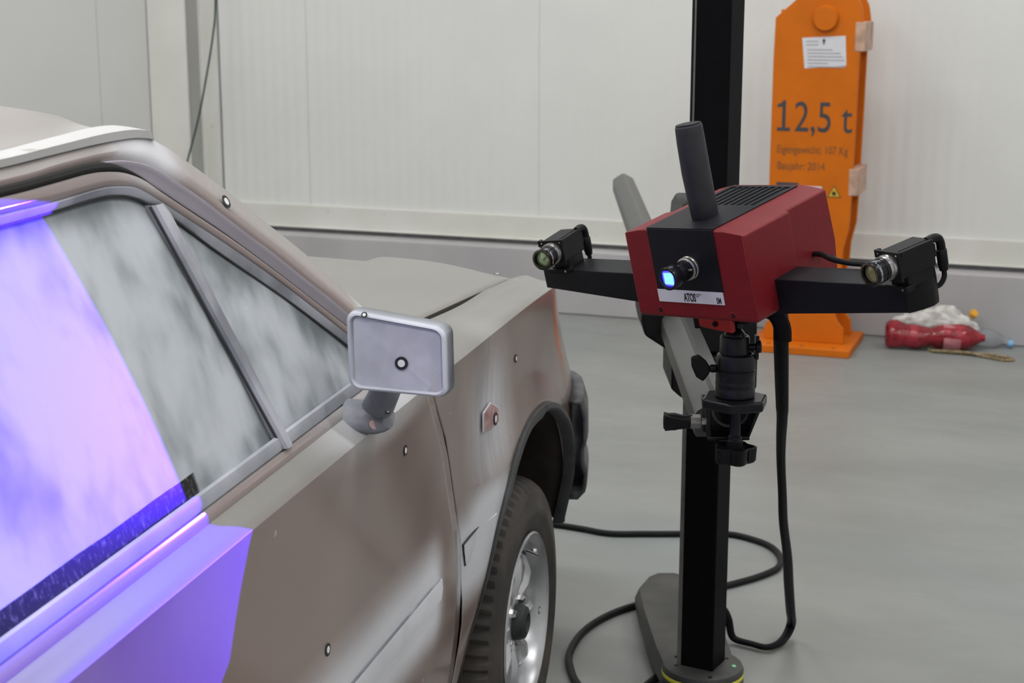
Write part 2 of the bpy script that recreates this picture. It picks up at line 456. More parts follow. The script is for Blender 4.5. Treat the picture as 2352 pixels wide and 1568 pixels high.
# back wall: ribbed sandwich panels, real shallow ribs, seams every 1.2 m
mb = MB('wall'); rows_b = []
x = -1.873; prof = [(RX0 - 1.0, .13), (x - .001, .13)]
seam = -1.403
seams = [seam + 1.2 * i for i in range(0, 8)]
per = .060
while x < RX1:
    d = .0019
    for k in range(6): prof.append((x + per * k / 6, .13 + d * (.5 - .5 * math.cos(2 * math.pi * (k / 6) ** 1.25))))
    x += per
prof.append((RX1 + .3, .13))
pp = []
for q in prof:
    pp.append(q)
mb.loft([[(a, b, .42) for a, b in pp], [(a, b, CEIL) for a, b in pp]])
mb.loft([[(a, .22, .30) for a, b in (pp[0], pp[-1])], [(a, .22, CEIL) for a, b in (pp[0], pp[-1])]])
struct_mesh(mb, 'wall_back', smooth=True, angle=60)
mb = MB('seam_grey')
for sx_ in seams: mb.box((sx_ - .0005, .1297, .42), (sx_ + .0005, .1302, CEIL))
struct_mesh(mb, 'trim_1', smooth=False)
mb = MB('plinth'); mb.box((RX0 - .2, 0, 0), (RX1 + .3, .26, .300)); struct_mesh(mb, 'baseboard_plinth', smooth=True, bevel=.008)
mb = MB('cream'); mb.box((RX0 - .2, .112, .325), (RX1 + .3, .135, .432)); mb.box((RX0 - .2, .09, .322), (RX1 + .3, .135, .328))
struct_mesh(mb, 'baseboard_back', smooth=True, bevel=.002)
mb = MB('rim_dark'); mb.box((RX0 - .2, .118, .300), (RX1 + .3, .20, .322)); struct_mesh(mb, 'trim_2', smooth=False)
# corner flashing, steel column, left wall
mb = MB('cream'); mb.box((-1.99, .108, .30), (-1.892, .13, CEIL)); mb.box((-1.985, .095, .30), (-1.975, .115, CEIL)); struct_mesh(mb, 'trim_3', smooth=True, bevel=.002)
mb = MB('rim_dark'); mb.box((-1.890, .126, .42), (-1.886, .131, CEIL)); struct_mesh(mb, 'trim_4', smooth=False)
mb = MB('steel_white')
mb.box((-2.20, -.02, 0), (-1.988, -.006, CEIL)); mb.box((-2.20, .14, 0), (-1.988, .154, CEIL)); mb.box((-2.10, -.01, 0), (-2.09, .15, CEIL))
mb.box((-2.26, -.08, 0), (-1.95, .2, .015))
o = struct_mesh(mb, 'trim_5', smooth=True, bevel=.002)
mb = MB('wall_side'); mb.box((-2.32, RY0, 0), (-2.205, .3, CEIL)); struct_mesh(mb, 'wall_left', smooth=False)
mb = MB('seam_grey')
for yy in (-.44, -1.55, -2.66): mb.box((-2.206, yy - .0012, 0), (-2.2043, yy + .0012, CEIL))
struct_mesh(mb, 'trim_6', smooth=False)
mb = MB('wall_plain'); mb.box((RX1, RY0, 0), (RX1 + .12, .3, CEIL)); struct_mesh(mb, 'wall_right', smooth=False)
mb = MB('wall_plain'); mb.box((RX0 - 1, RY0 - .12, 0), (RX1 + .3, RY0, CEIL)); struct_mesh(mb, 'wall_rear', smooth=False)

# ceiling luminaires
def luminaire():
    t = empty('ceiling_light')
    a = MB('steel_white'); a.box((-.78, -.17, 0), (.78, .17, .055)); a.build('housing', t, bevel=.004)
    b = MB('tube'); b.box((-.75, -.15, -.006), (.75, .15, .001)); b.build('diffuser', t, smooth=False)
    return t
proto = luminaire()
for i, (lx, ly) in enumerate(LAMPS):
    if i == 0: t = proto
    else:
        t = proto.copy(); COL.objects.link(t)
        for ch in list(proto.children):
            c = ch.copy(); COL.objects.link(c); c.parent = t
    t.location = wallp(lx, ly, CEIL - .062); t.rotation_euler = (0, 0, WALL_ANG)
    tag(t, 'long white ceiling light above the workshop, out of the photo frame', 'ceiling light', 'ceiling lights of the hall')

# thin cable hanging by the corner
P = [(-1.775, -.03, 2.6), (-1.785, -.045, 1.9), (-1.793, -.05, 1.429), (-1.814, -.05, 1.264), (-1.857, -.05, 1.075), (-1.913, -.05, .863), (-1.983, -.06, .642), (-2.05, -.09, .40), (-2.09, -.14, .15), (-2.06, -.22, .012), (-1.9, -.3, .008)]
P = [wallp(-1.775, .06, 2.75)] + [wallp(*p) for p in P]
o = empty('hanging_cable', wallp(-1.9, -.3, 0))
mb = MB('cable_green'); mb.tube([p - o.location for p in smooth_path(P)], .0048, 10)
bpy.data.objects.remove(o)
o = mb.build('hanging_cable'); o.location = wallp(-1.9, -.3, 0)
tag(o, 'thin dark green cable hanging in front of the white corner column', 'cable')

# ================================================================== CAR (local: X right side, Y forward, Z up, front hub at Y=0)
YAW = math.radians(14.4); TC, SH = -1.55, 2.787
CU = Vector((math.sin(YAW), math.cos(YAW), 0)); CR = Vector((math.cos(YAW), -math.sin(YAW), 0))
CARM = frame(CR * TC + CU * SH, CR, CU, Vector((0, 0, 1)))
car = empty('car', mat=CARM)
tag(car, 'two-tone brown sedan with sprayed white measuring film and no moulding strips, parked beside the scanner', 'car')
HW = .84
def lean(q, z): return .75 * max(0, z - .63) * sstep(.15, .70, q)
def taper(q):
    if q <= .38: return 0.0
    return .44 * (min(q, .70) - .38) ** 2
def plan(q):
    """arc position q along the side -> (Y before lean, inward shift)"""
    if q <= .70: return q, taper(q)
    t = min(1, (q - .70) / .12); a = t * math.pi / 2
    return .70 + .055 * math.sin(a), taper(.70) + .055 * (1 - math.cos(a)) + .02 * t
def bodyX(z):
    x = HW
    if z < .55: x -= .33 * (.55 - z) ** 2 + .03 * max(0, .45 - z)
    if z > .60: x -= .012 * ((z - .60) / .295) ** 2 * 0
    # soft hollow between moulding line and crease
    x -= .006 * math.sin(math.pi * max(0, min(1, (z - .60) / .295)))
    return x
def bz(y): return .019 * (max(y, -2.3) + 1.0) if y < -.6 else .0076
def creaseZ(y): return interp([(-2.3, .8745), (-.8, .8950), (-.42, .8980), (0, .9000)], y) if y < 0 else .900 - .02 * max(0, y - .1) ** 1.5
def side(q, z):
    yp, ins = plan(q)
    return Vector((bodyX(z) - ins, yp - lean(q, z), z))
GAPC = [(.20, -.362), (.50, -.362), (.593, -.366), (.636, -.378), (.685, -.389), (.737, -.405), (.784, -.428), (.825, -.463), (.862, -.496), (.90, -.518), (.96, -.535)]
def gapY(z): return interp(GAPC, z)
ARCH = [(-.325, .22), (-.315, .30), (-.297, .37), (-.264, .425), (-.218, .48), (-.155, .543), (-.095, .593), (-.045, .632), (.015, .662), (.09, .680), (.17, .682), (.25, .672), (.32, .650), (.385, .612), (.432, .570), (.468, .52), (.489, .46), (.500, .40), (.506, .34)]
def shoulder(y):
    """rows above the crease (inset from side, z) blended rear -> front"""
    A = [(.0, creaseZ(y)), (.007, .901), (.020, .909), (.034, .918), (.058, .935), (.094, .947)]
    B = [(.0, creaseZ(y)), (.007, .906), (.022, .9095), (.038, .909), (.060, .9135), (.093, .921)]
    t = sstep(-.50, .05, y); drop = .06 * max(0, y - .12) + .28 * max(0, y - .42) ** 2
    out = []
    for (a, b), (c, d) in zip(A, B):
        out.append((lerp(a, c, t), lerp(b, d, t) - (drop if y > .12 else 0)))
    out[0] = (0, creaseZ(y) - .28 * max(0, y - .42) ** 2)
    return out

def fender_mesh(sgn):
    mb = MB('paint')
    bots = []
    arch = smooth_path([(0, a, b) for a, b in ARCH], 3)
    pts = [(gapY(.22) + .005, .22)] + [(p.y, p.z) for p in arch] + [(.515, .335), (.54, .33), (.58, .33), (.62, .33), (.66, .33), (.70, .33), (.725, .33), (.75, .33), (.775, .33), (.80, .33), (.82, .33)]
    n = len(pts); cols = []
    # top q positions
    for i, (qb, zb) in enumerate(pts):
        f = i / (n - 1)
        if qb >= .515: qt = qb
        else:
            f2 = i / (len(arch) + 1); qt = lerp(-.513, .50, f2)
        cols.append((qb, zb, qt))
    NR = 18; rows = []
    for i_, (qb, zb, qt) in enumerate(cols):
        col = []
        zt = creaseZ(qt) - .28 * max(0, qt - .42) ** 2
        for k in range(NR + 1):
            f = k / NR; z = lerp(zb, zt, f)
            q = lerp(qb, qt, f ** 1.2)
            if i_ < 7: q = lerp(gapY(z) + .004 + .008 * i_, q, sstep(0, 7, i_))
            p = side(q, z)
            # gentle outward swell around the wheel opening
            dxa = math.hypot(p.y - .08, p.z - .26)
            p.x += .012 * max(0, 1 - abs(dxa - .42) / .09) * sstep(.33, .5, p.z) if p.y < .5 else 0
            col.append(p)
        base = col[-1]
        sh = shoulder(base.y)
        ypb, ins = plan(qt)
        for (a, z) in sh[1:]:
            y = base.y - .75 * max(0, z - base.z) * sstep(.15, .7, qt)
            col.append(Vector((HW - a - ins * (1 - a / .12), y, z - .02 * ins / .1)))
        rows.append([Vector((p.x * sgn, p.y, p.z)) for p in col])
    mb.loft(rows)
    # lip folded into the gap between fender and hood
    fender_mesh.lip = [[r[-1] + Vector((0, 0, -.001)), r[-1] + Vector((0, 0, -.03))] for r in rows if r[-1].y < .46]
    return mb
for sgn in (1, -1):
    o = fender_mesh(sgn).build('front_fender', car, angle=28, solid=.0012)
    mb = MB('gap'); mb.loft(fender_mesh.lip); mb.build('fender_flange', o, solid=.001)

# arch lip (grey rubber) on both sides
def arch_lip(sgn, cy=0.0, arch=ARCH, front=True):
    mb = MB('flare'); P = smooth_path([(0, a, b) for a, b in arch], 4); rows = []
    for i, p in enumerate(P):
        a = P[max(i - 1, 0)]; b = P[min(i + 1, len(P) - 1)]
        t = Vector((0, b.y - a.y, b.z - a.z)).normalized(); nrm = Vector((0, -t.z, t.y))
        if nrm.z < 0 and abs(nrm.z) > .3: nrm = -nrm
        c = Vector((0, .1 + cy, .26)); out = (Vector((0, p.y + cy, p.z)) - c).normalized()
        x = bodyX(p.z) - (taper(p.y) if front else 0) + .010 * sstep(.33, .5, p.z)
        wd = lerp(.003, .022, sstep(.52, .66, p.z)) if p.y < .2 else .014
        pr = lerp(.001, .009, sstep(.50, .66, p.z)) if p.y < .2 else .009
        q = Vector((x, p.y + cy, p.z))
        row = [q + out * .003 + Vector((.001, 0, 0)), q + out * .003 + Vector((pr * .8, 0, 0)), q - out * wd * .5 + Vector((pr, 0, 0)), q - out * wd + Vector((pr * .3, 0, 0)), q - out * wd + Vector((-.016, 0, 0)), q + Vector((-.016, 0, 0))]
        rows.append([Vector((v.x * sgn, v.y, v.z)) for v in row])
    mb.loft(rows, closed=True)
    return mb
for sgn in (1, -1): arch_lip(sgn).build('arch_lip', car, angle=50)

# wheel houses
def liner(sgn, cy, arch, extra=0.0):
    mb = MB('liner'); P = smooth_path([(0, a, b) for a, b in arch], 2); rows = []
    for x in (.825, .78, .72, .64, .58, .52):
        rows.append([Vector((x * sgn, p.y * (1 if x > .7 else .97) + cy + extra, p.z + (.012 if x < .8 else 0))) for p in P])
    mb.loft(rows)
    mb.loft([[Vector((.52 * sgn, p.y * .97 + cy, p.z + .012)) for p in P], [Vector((.52 * sgn, .1 + cy, .22)) for p in P]])
    return mb
REARCH = [(-.41 * math.cos(a), .26 + .37 * math.sin(a)) for a in [math.pi * i / 14 for i in range(15)]]
for sgn in (1, -1):
    liner(sgn, 0, ARCH).build('wheel_house', car, solid=.004)
    liner(sgn, -2.5, REARCH).build('wheel_house', car, solid=.004)
# suspension strut and spring behind the wheel
for sgn in (1, -1):
    mb = MB('liner'); mb.cyl((.60 * sgn, .02, .20), (.555 * sgn, -.01, .66), .03); mb.box((.30 * sgn - .25, -.04, .18), (.30 * sgn + .25, .04, .22))
    mb.build('suspension', car)

# hood
def hood_front(x): return .630 - .20 * (x / .745) ** 2
def hood_z(x, y):
    ax = abs(x)
    zg = .921 - .05 * (y - .0) if y < .12 else .921 - .06 * (y - .0)
    zg = .9235 - .058 * y
    z = zg + .010 * (1 - (ax / .745) ** 2)
    z += .015 * sstep(.385, .425, ax) * (1 - sstep(.50, .745, ax))
    f = hood_front(x); z -= .22 * max(0, y - (f - .20)) ** 2 * 0
    return z
mb = MB('paint'); rows = []
NX = 60
for j in range(34):
    row = []
    for i in range(NX + 1):
        x = lerp(-.7375, .7375, i / NX); f = hood_front(x); rear = -.43 + .05 * (x / .743) ** 2
        if j <= 27:
            y = lerp(rear, f, j / 27); z = hood_z(x, y)
            z -= .012 * sstep(f - .10, f, y)
        else:
            k = (j - 27) / 6; a = k * math.pi / 2
            y = f + .018 * math.sin(a); z = hood_z(x, f) - .012 - .022 * (1 - math.cos(a)) - .012 * k
        row.append((x, y, z))
    rows.append(row)
mb.loft(rows)
hood = mb.build('hood', car, angle=32, solid=.0012)
for e in (0, -1):
    mb = MB('gap'); sg_ = 1 if e == -1 else -1
    mb.loft([[(r[e][0] + sg_ * .0007, r[e][1], r[e][2] - .0008) for r in rows[:26]], [(r[e][0] - sg_ * .001, r[e][1], r[e][2] - .03) for r in rows[:26]]])
    mb.build('hood_edge', hood, solid=.001)
# dark structure under hood gap and door gaps
mb = MB('gap')
for sgn in (1, -1):
    mb.box((min(sgn * .70, sgn * .765), -.50, .80), (max(sgn * .70, sgn * .765), .39, .878))
mb.box((-.74, -.50, .80), (.74, -.38, .925)); mb.box((-.70, -.4, .5), (.70, .39, .86))
mb.build('engine_bay', car, smooth=False)

# front: grille panel, headlamps, bumper, valance
mb = MB('paint'); rows = []
for z in (.33, .40, .50, .56): rows.append([(x, .745 - .12 * (abs(x) / .72) ** 3 * .5, z) for x in [lerp(-.72, .72, i / 20) for i in range(21)]])
mb.loft(rows); mb.build('front_valance', car, solid=.003)
mb = MB('black_plastic'); rows = []
for z in (.56, .64, .72, .815): rows.append([(x, hood_front(x) + .12 - .45 * (z - .56) * .7 - .05, z) for x in [lerp(-.62, .62, i / 20) for i in range(21)]])
mb.loft(rows)
for i in range(7):
    z = .60 + i * .035; mb.box((-.38, hood_front(0) + .06 - .3 * (z - .56), z), (.38, hood_front(0) + .10 - .3 * (z - .56), z + .008))
mb.build('grille', car, solid=.004)
for sgn in (1, -1):
    mb = MB('lamp_glass'); mb.box((min(sgn * .42, sgn * .66), .52, .63), (max(sgn * .42, sgn * .66), .60, .80)); mb.build('headlamp', car, bevel=.015)
mb = MB('bumper'); rows = []
prof = [(.0, .615), (.026, .610), (.036, .575), (.037, .52), (.030, .50), (.031, .47), (.038, .45), (.036, .41), (.020, .392), (-.03, .392)]
plan_b = []
for q in (.50, .55, .60, .65, .70, .73, .76, .79, .82): yp, ins = plan(q); plan_b.append((HW - ins, yp + (.03 * sstep(.7, .82, q)), Vector((1 - sstep(.68, .82, q) * .9, .1 + sstep(.68, .82, q), 0)).normalized()))
plan_b += [(.62, .815, Vector((.1, 1, 0)).normalized()), (.4, .835, Vector((.05, 1, 0)).normalized()), (.2, .845, Vector((0, 1, 0)))]
full = plan_b + [(0, .848, Vector((0, 1, 0)))] + [(-a, b, Vector((-c.x, c.y, 0))) for a, b, c in plan_b[::-1]]
for (x, y, nn) in full: rows.append([(x + nn.x * o_ * 1.0, y + nn.y * o_ * 1.6, z) for o_, z in prof])
mb.loft(rows); mb.build('front_bumper', car, angle=40, solid=.006)

# ---- door and rear side
def belt_rows(y): return [(0, creaseZ(y)), (.0015, creaseZ(y) + .0018), (.012, .9005 + bz(y) * .6), (.024, .9075 + bz(y)), (.0335, .9135 + bz(y))]
def door_mesh(y0, y1f, sgn, top=True):
    mb = MB('paint'); zs = [.22, .27, .32, .38, .44, .50, .537, .57, .60, .65, .70, .75, .80, .84, .875]
    NY = 44; rows = []
    for i in range(NY + 1):
        f = i / NY; col = []
        for z in zs: y = lerp(y0, y1f(z), f); col.append(Vector((bodyX(z), y, z)))
        for a, z in belt_rows(lerp(y0, y1f(.9), f)):
            y = lerp(y0, y1f(z), f); col.append(Vector((HW - a, y, z)))
        y = col[-1].y; col.append(Vector((HW - .041, y, .905 + bz(y)))); col.append(Vector((HW - .052, y, .89 + bz(y))))
        rows.append([Vector((p.x * sgn, p.y, p.z)) for p in col])
    mb.loft(rows)
    for r in (rows[0], rows[-1]):
        s_ = -.012 if r is rows[-1] else .012
        mb.loft([[p for p in r], [p + Vector((-.02 * sgn, s_ * .3, 0)) for p in r]])
    return mb
DR = -1.725
doorR = door_mesh(DR, lambda z: gapY(z) - .0005, 1).build('front_door', car, angle=28, solid=.0012)
doorR['label'] = 'front door, half of it lit violet by the projector'
doorL = door_mesh(DR, lambda z: gapY(z) - .0005, -1).build('front_door', car, angle=28, solid=.0012)
# dark inner sill seen through the shut lines
for sgn in (1, -1):
    mb = MB('gap'); rows = []
    for y in [lerp(-2.0, -.32, i / 14) for i in range(15)]:
        rows.append([(sgn * (bodyX(z) - .022), y - (0 if y > -.4 else 0) + (-.14 * sstep(.6, .9, z) if y > -.5 else 0), z) for z in (.23, .35, .5, .65, .8, .885)])
    mb.loft(rows); mb.build('inner_sill', car, solid=.004)

def quarter_mesh(sgn):
    mb = MB('paint'); rows = []
    Ys = [lerp(DR - .006, -2.92, i / 16) for i in range(17)]
    ys = [DR - .006, -1.80, -1.90, -2.0, -2.06] + [-2.5 + a for a, b in REARCH][1:-1][::1] + [-2.93, -3.0, -3.08, -3.15, -3.2, -3.24]
    def zb(y):
        d = y + 2.5
        if abs(d) < .40: return .26 + .37 * math.sqrt(max(0, 1 - (d / .41) ** 2))
        return .24
    ys = sorted(set([DR - .006, -1.80, -1.90, -2.0, -2.09] + [-2.5 + .40 * math.sin(a) for a in [math.pi * (k / 16 - .5) for k in range(17)]] + [-2.91, -3.0, -3.08, -3.15, -3.2, -3.24]), reverse=True)
    for y in ys:
        b = zb(y); ins = .10 * sstep(-2.9, -3.24, y) if y < -2.9 else 0
        ins = .10 * (max(0, -2.95 - y) / .29) ** 2
        col = []
        for k in range(12): z = lerp(b, .875, k / 11); col.append(Vector((bodyX(z) - ins, y, z)))
        for a, z in belt_rows(y): col.append(Vector((HW - a - ins, y, z)))
        if y < -2.0:
            e = sstep(-2.0, -2.7, y); col.append(Vector((HW - .05 - ins, y, .935))); col.append(Vector((HW - .11 - ins, y, .945)))
        else: col.append(Vector((HW - .041, y, .905 + bz(y)))); col.append(Vector((HW - .052, y, .89 + bz(y))))
        rows.append([Vector((p.x * sgn, p.y, p.z)) for p in col])
    mb.loft(rows); return mb
for sgn in (1, -1): quarter_mesh(sgn).build('rear_fender', car, angle=28, solid=.0012)
mb = MB('paint'); rows = []
for y in [-2.62, -2.8, -3.0, -3.15, -3.22]: rows.append([(x, y, .948 + .015 * (1 - (x / .75) ** 2) - .03 * sstep(-3.0, -3.25, y)) for x in [lerp(-.73, .73, i / 16) for i in range(17)]])
rows.append([(x, -3.25, .90) for x in [lerp(-.73, .73, i / 16) for i in range(17)]]); rows.append([(x, -3.26, .5) for x in [lerp(-.73, .73, i / 16) for i in range(17)]]); rows.append([(x, -3.22, .26) for x in [lerp(-.73, .73, i / 16) for i in range(17)]])
mb.loft(rows); mb.build('boot_lid', car, solid=.003)
mb = MB('bumper'); mb.box((-.84, -3.34, .42), (.84, -3.20, .56)); mb.build('rear_bumper', car, bevel=.02)
mb = MB('liner'); mb.box((-.66, -3.1, .19), (.66, .35, .24)); mb.build('underbody', car, smooth=False)

# greenhouse curves measured on the leaning window surface: (Y, z)
C4 = [(-1.363, 1.31), (-1.254, 1.313), (-1.162, 1.315), (-1.081, 1.314), (-1.036, 1.309), (-0.991, 1.295), (-0.937, 1.271), (-0.86, 1.232), (-0.781, 1.18), (-0.716, 1.139), (-0.642, 1.088), (-0.566, 1.028), (-0.46, 0.936)]
C3 = [(-1.384, 1.29), (-1.275, 1.295), (-1.192, 1.297), (-1.138, 1.295), (-1.106, 1.29), (-1.075, 1.281), (-1.039, 1.262), (-0.983, 1.231), (-0.909, 1.183), (-0.849, 1.146), (-0.78, 1.099), (-0.705, 1.049), (-0.578, 0.953)]
C2 = [(-1.399, 1.284), (-1.293, 1.286), (-1.216, 1.288), (-1.174, 1.286), (-1.143, 1.281), (-1.11, 1.27), (-1.079, 1.252), (-1.026, 1.222), (-0.955, 1.182), (-0.892, 1.143), (-0.825, 1.1), (-0.751, 1.051), (-0.612, 0.959)]
C1 = [(-1.403, 1.269), (-1.301, 1.269), (-1.227, 1.271), (-1.188, 1.271), (-1.155, 1.268), (-1.126, 1.263), (-1.097, 1.25), (-1.047, 1.222), (-0.974, 1.181), (-0.915, 1.146), (-0.847, 1.104), (-0.778, 1.058), (-0.628, 0.956)]
C0 = [(-1.401, 1.258), (-1.302, 1.259), (-1.228, 1.261), (-1.19, 1.261), (-1.163, 1.259), (-1.134, 1.254), (-1.106, 1.244), (-1.055, 1.218), (-0.991, 1.176), (-0.934, 1.141), (-0.866, 1.1), (-0.795, 1.055), (-0.641, 0.952)]
OFF4 = [0, 0, 0, 0, -.002, -.008, -.014, -.02, -.02, -.02, -.02, -.02, -.02]
OFF3 = [.004] * 4 + [.006, .008] + [.01] * 7
TUM = .12 / .32; WNX, WNZ = .32 / .3418, .12 / .3418
def wsurf(y, z, off=0.0):
    """z is the true height of the point; the surface is shifted by off along its normal"""
    x = .785 - (z - .97) * TUM + off / WNX
    return Vector((x, y, z))
def curve3(C, off, ext=True):
    offs = off if isinstance(off, list) else [off] * len(C)
    P = [wsurf(y, z, o_) for (y, z), o_ in zip(C, offs)]
    if ext:
        P = [Vector((P[0].x, -2.15, P[0].z)), Vector((P[0].x, -1.72, P[0].z))] + P
    return P
def resample(P, k=4): return smooth_path(P, k)
K4 = resample(curve3(C4, OFF4)); K3 = resample(curve3(C3, OFF3)); K2 = resample(curve3(C2, .010)); K1 = resample(curve3(C1, .006)); K0 = resample(curve3(C0, 0.0))
def mir(P, sgn): return [Vector((p.x * sgn, p.y, p.z)) for p in P]
def strip(name, rows, mats, parent, sgn, solid=.002, angle=40):
    mb = MB(mats); mb.loft([mir(r, sgn) for r in rows]); return mb.build(name, parent, solid=solid, angle=angle)
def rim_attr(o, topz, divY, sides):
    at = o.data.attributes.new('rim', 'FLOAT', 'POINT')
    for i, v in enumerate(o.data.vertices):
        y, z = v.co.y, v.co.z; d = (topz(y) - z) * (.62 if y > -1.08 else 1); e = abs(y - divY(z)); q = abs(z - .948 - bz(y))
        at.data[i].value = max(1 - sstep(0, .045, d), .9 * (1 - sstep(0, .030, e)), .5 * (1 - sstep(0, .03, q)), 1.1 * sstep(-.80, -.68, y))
def push(P, dx=0, dy=0, dz=0): return [p + Vector((dx, dy, dz)) for p in P]
for sgn, door in ((1, doorR), (-1, doorL)):
    iB = 4          # index where the door frame starts (Y=-1.72)
    # pillar + cant rail outer face, body colour
    strip('a_pillar', [push(K4, -.03, .012, -.006), push(K4, -.006, .004, 0), K4, [a.lerp(b, .5) + Vector((.004, 0, 0)) for a, b in zip(K4, K3)], K3], 'frame_paint', car, sgn, angle=32)
    # recess between rail and door frame
    mid = [a.lerp(b, .55) + Vector((-.010, 0, 0)) for a, b in zip(K3, K2)]
    strip('door_aperture', [K3, push(K3, -.003, -.002, -.004), mid, push(K2, -.016, .004, .002), push(K2, -.03, -.006, -.004)], 'recess', car, sgn, angle=60)
    # rubber weather seal, darker under the roof edge
    mbs = MB('gap'); pth = mir([p + Vector((-.010, .002, .005)) for p in K2], sgn)[2:]; mbs.tube(pth, .0055, 8, rad=[.0055 if i < 18 else lerp(.0055, .0016, min(1, (i - 18) / 8)) for i in range(len(pth))]); mbs.build('weather_seal', car)
    mbs = MB('rubber'); mbs.tube(mir(push(K0, -.0005, 0, -.0008), sgn)[iB:], .0016, 6); mbs.build('glass_seal', door)
    strip('window_frame', [push(K2, -.010, 0, 0)[iB:], K2[iB:], [a.lerp(b, .5) + Vector((.0015, 0, 0)) for a, b in zip(K2, K1)][iB:], K1[iB:]], 'frame_paint', door, sgn, angle=45)
    strip('window_channel', [K1[iB:], push(K1, .002, 0, -.001)[iB:], [a.lerp(b, .6) + Vector((.002, 0, 0)) for a, b in zip(K1, K0)][iB:], K0[iB:], push(K0, -.008, 0, 0)[iB:]], 'trim_spray', door, sgn, angle=50)
    # rear edge of the door frame / B pillar
    mb = MB('frame_paint'); rows = []
    for z in [.91, 1.0, 1.1, 1.2, 1.285]:
        rows.append([(wsurf(0, z, .010).x * sgn, y, z) for y in (-1.80, -1.725)])
    mb.loft(rows); mb.build('b_pillar', car, solid=.01)
    mb = MB('frame_paint'); rows = []
    for z in [.91, 1.0, 1.1, 1.2, 1.28]:
        rows.append([(wsurf(0, z, .009).x * sgn, y, z) for y in (-1.72, -1.675)])
    mb.loft(rows); mb.build('window_frame', door, solid=.01)
    # side glass: one gently bowed sheet, main pane and quarter light split by the divider bar
    def glass_pts(ya_top, ya_bot, top_curve, yb_top=None, yb_bot=None):
        pass
    top = [(p.y, p.z) for p in K0[iB:]]
    def topz(y): return interp(sorted(top), y)
    def g(y, z): 
        bow = .006 * (1 - ((z - 1.10) / .15) ** 2)
        return Vector(((wsurf(y, z).x - .006 + bow * .7) * sgn, y, z))
    # divider line from (-1.030,1.236) to (-1.045,.945): measured slanting bar
    def divY(z): return lerp(-1.002, -1.085, (z - .945) / (1.235 - .945))
    mb = MB('glass'); rows = []
    for i in range(60):
        yb = lerp(-1.70, divY(.92) - .002, i / 59); yt = lerp(-1.70, divY(1.24) - .002, i / 59); zt = topz(yt) + .004
        rows.append([g(lerp(yb, yt, k / 26), lerp(.92, zt, k / 26)) for k in range(27)])
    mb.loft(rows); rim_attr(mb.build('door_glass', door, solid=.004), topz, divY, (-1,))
    mb = MB('glass'); rows = []
    for i in range(44):
        yb = lerp(divY(.92) + .002, -.60, i / 43); yt = lerp(divY(1.24) + .002, -.60, i / 43); zt = max(.924, topz(yt) + .004)
        rows.append([g(lerp(yb, yt, k / 24), lerp(.92, zt, k / 24)) for k in range(25)])
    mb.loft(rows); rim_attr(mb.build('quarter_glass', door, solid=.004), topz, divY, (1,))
    # divider bar
    mb = MB('trim_spray'); rows = []
    for z in [.930, .97, 1.02, 1.08, 1.14, 1.20, 1.240]:
        yc = divY(z); x = wsurf(0, z).x; wb = lerp(.012, .016, (z - .94) / .3)
        rows.append([(sgn * (x + a), yc + b, z) for a, b in ((-.006, -wb), (.004, -wb), (.008, -wb + .003), (.008, wb * .2), (.005, wb), (-.006, wb))])
    mb.loft(rows, closed=True); bar = mb.build('divider_bar', door, angle=30)
    mb = MB('rubber'); mb.tube([(sgn * (wsurf(0, z).x + .0015), divY(z) - lerp(.0132, .0172, (z - .94) / .3), z) for z in (.945, 1.02, 1.1, 1.18, 1.238)], .0017, 6); mb.build('glass_seal', bar)
    # belt seal (two lips) and bright rail below it
    mb = MB('seal'); rows = []
    for y in [lerp(-1.72, -.58, i / 20) for i in range(21)]:
        x = wsurf(0, .94).x
        rows.append([(sgn * (x + a), y, z + bz(y)) for a, z in ((-.006, .920), (-.006, .943), (-.0015, .9465), (.002, .9445), (.0045, .937), (.0045, .929), (.002, .9275), (.002, .920))])
    mb.loft(rows, closed=True); mb.build('belt_seal', door, angle=40)
    mb = MB('frame_paint'); rows = []
    for y in [lerp(-1.72, -.57, i / 20) for i in range(21)]:
        rows.append([(sgn * a, y, z + bz(y)) for a, z in ((.790, .905), (.7975, .9255), (.8025, .9270), (.8060, .9215), (.8075, .9135), (.803, .903))])
    mb.loft(rows, closed=True); mb.build('belt_flange', door, angle=40)
    # door moulding land: primer strip and its open clip groove
    mb = MB('primer'); rows = []
    for y in [lerp(-1.70, -.478, i / 16) for i in range(17)]:
        t = 0 if y < -.49 else 1
        rows.append([(sgn * (bodyX(z) + a), y + (-.006 if z < .54 and y > -.5 else 0), z) for a, z in ((-.002, .534), (.003, .536), (.0042, .552), (.003, .5685), (-.002, .570))])
    mb.loft(rows); mb.build('moulding_strip', door, angle=40)
    mb = MB('trim_spray'); mb.tube([(sgn * (bodyX(.57) + .001), y, .5715) for y in (-1.70, -1.2, -.8, -.483)], .0019, 8); mb.build('moulding_groove', door)
    mb = MB('primer'); rows = []
    for i in range(9):
        f = i / 8
        rows.append([(sgn * (bodyX(z) + .012 * sstep(.3, .5, z) * sstep(-.3, -.15, y_) + a), y_, z) for a, z, y_ in ((-.002, .540, lerp(-.343, -.205, f)), (.003, .542, lerp(-.343, -.205, f)), (.0042, .562, lerp(-.352, -.195, f)), (.003, .582, lerp(-.355, -.180, f)), (-.002, .584, lerp(-.355, -.180, f)))])
    mb.loft(rows); mb.build('moulding_strip', car, angle=40)
    mb = MB('rubber'); mb.tube([(sgn * (HW + .0015), -.343, .543), (sgn * (HW + .002), -.356, .583), (sgn * (HW + .003), -.26, .5855), (sgn * (HW + .007), -.182, .5865)], .0018, 8); mb.build('moulding_groove', car)
    # white drip rail with rounded front end
    base = [(-2.15, 1.311), (-1.72, 1.311), (-1.48, 1.3105)] + [(y, z + .001) for y, z in C4[:5]]
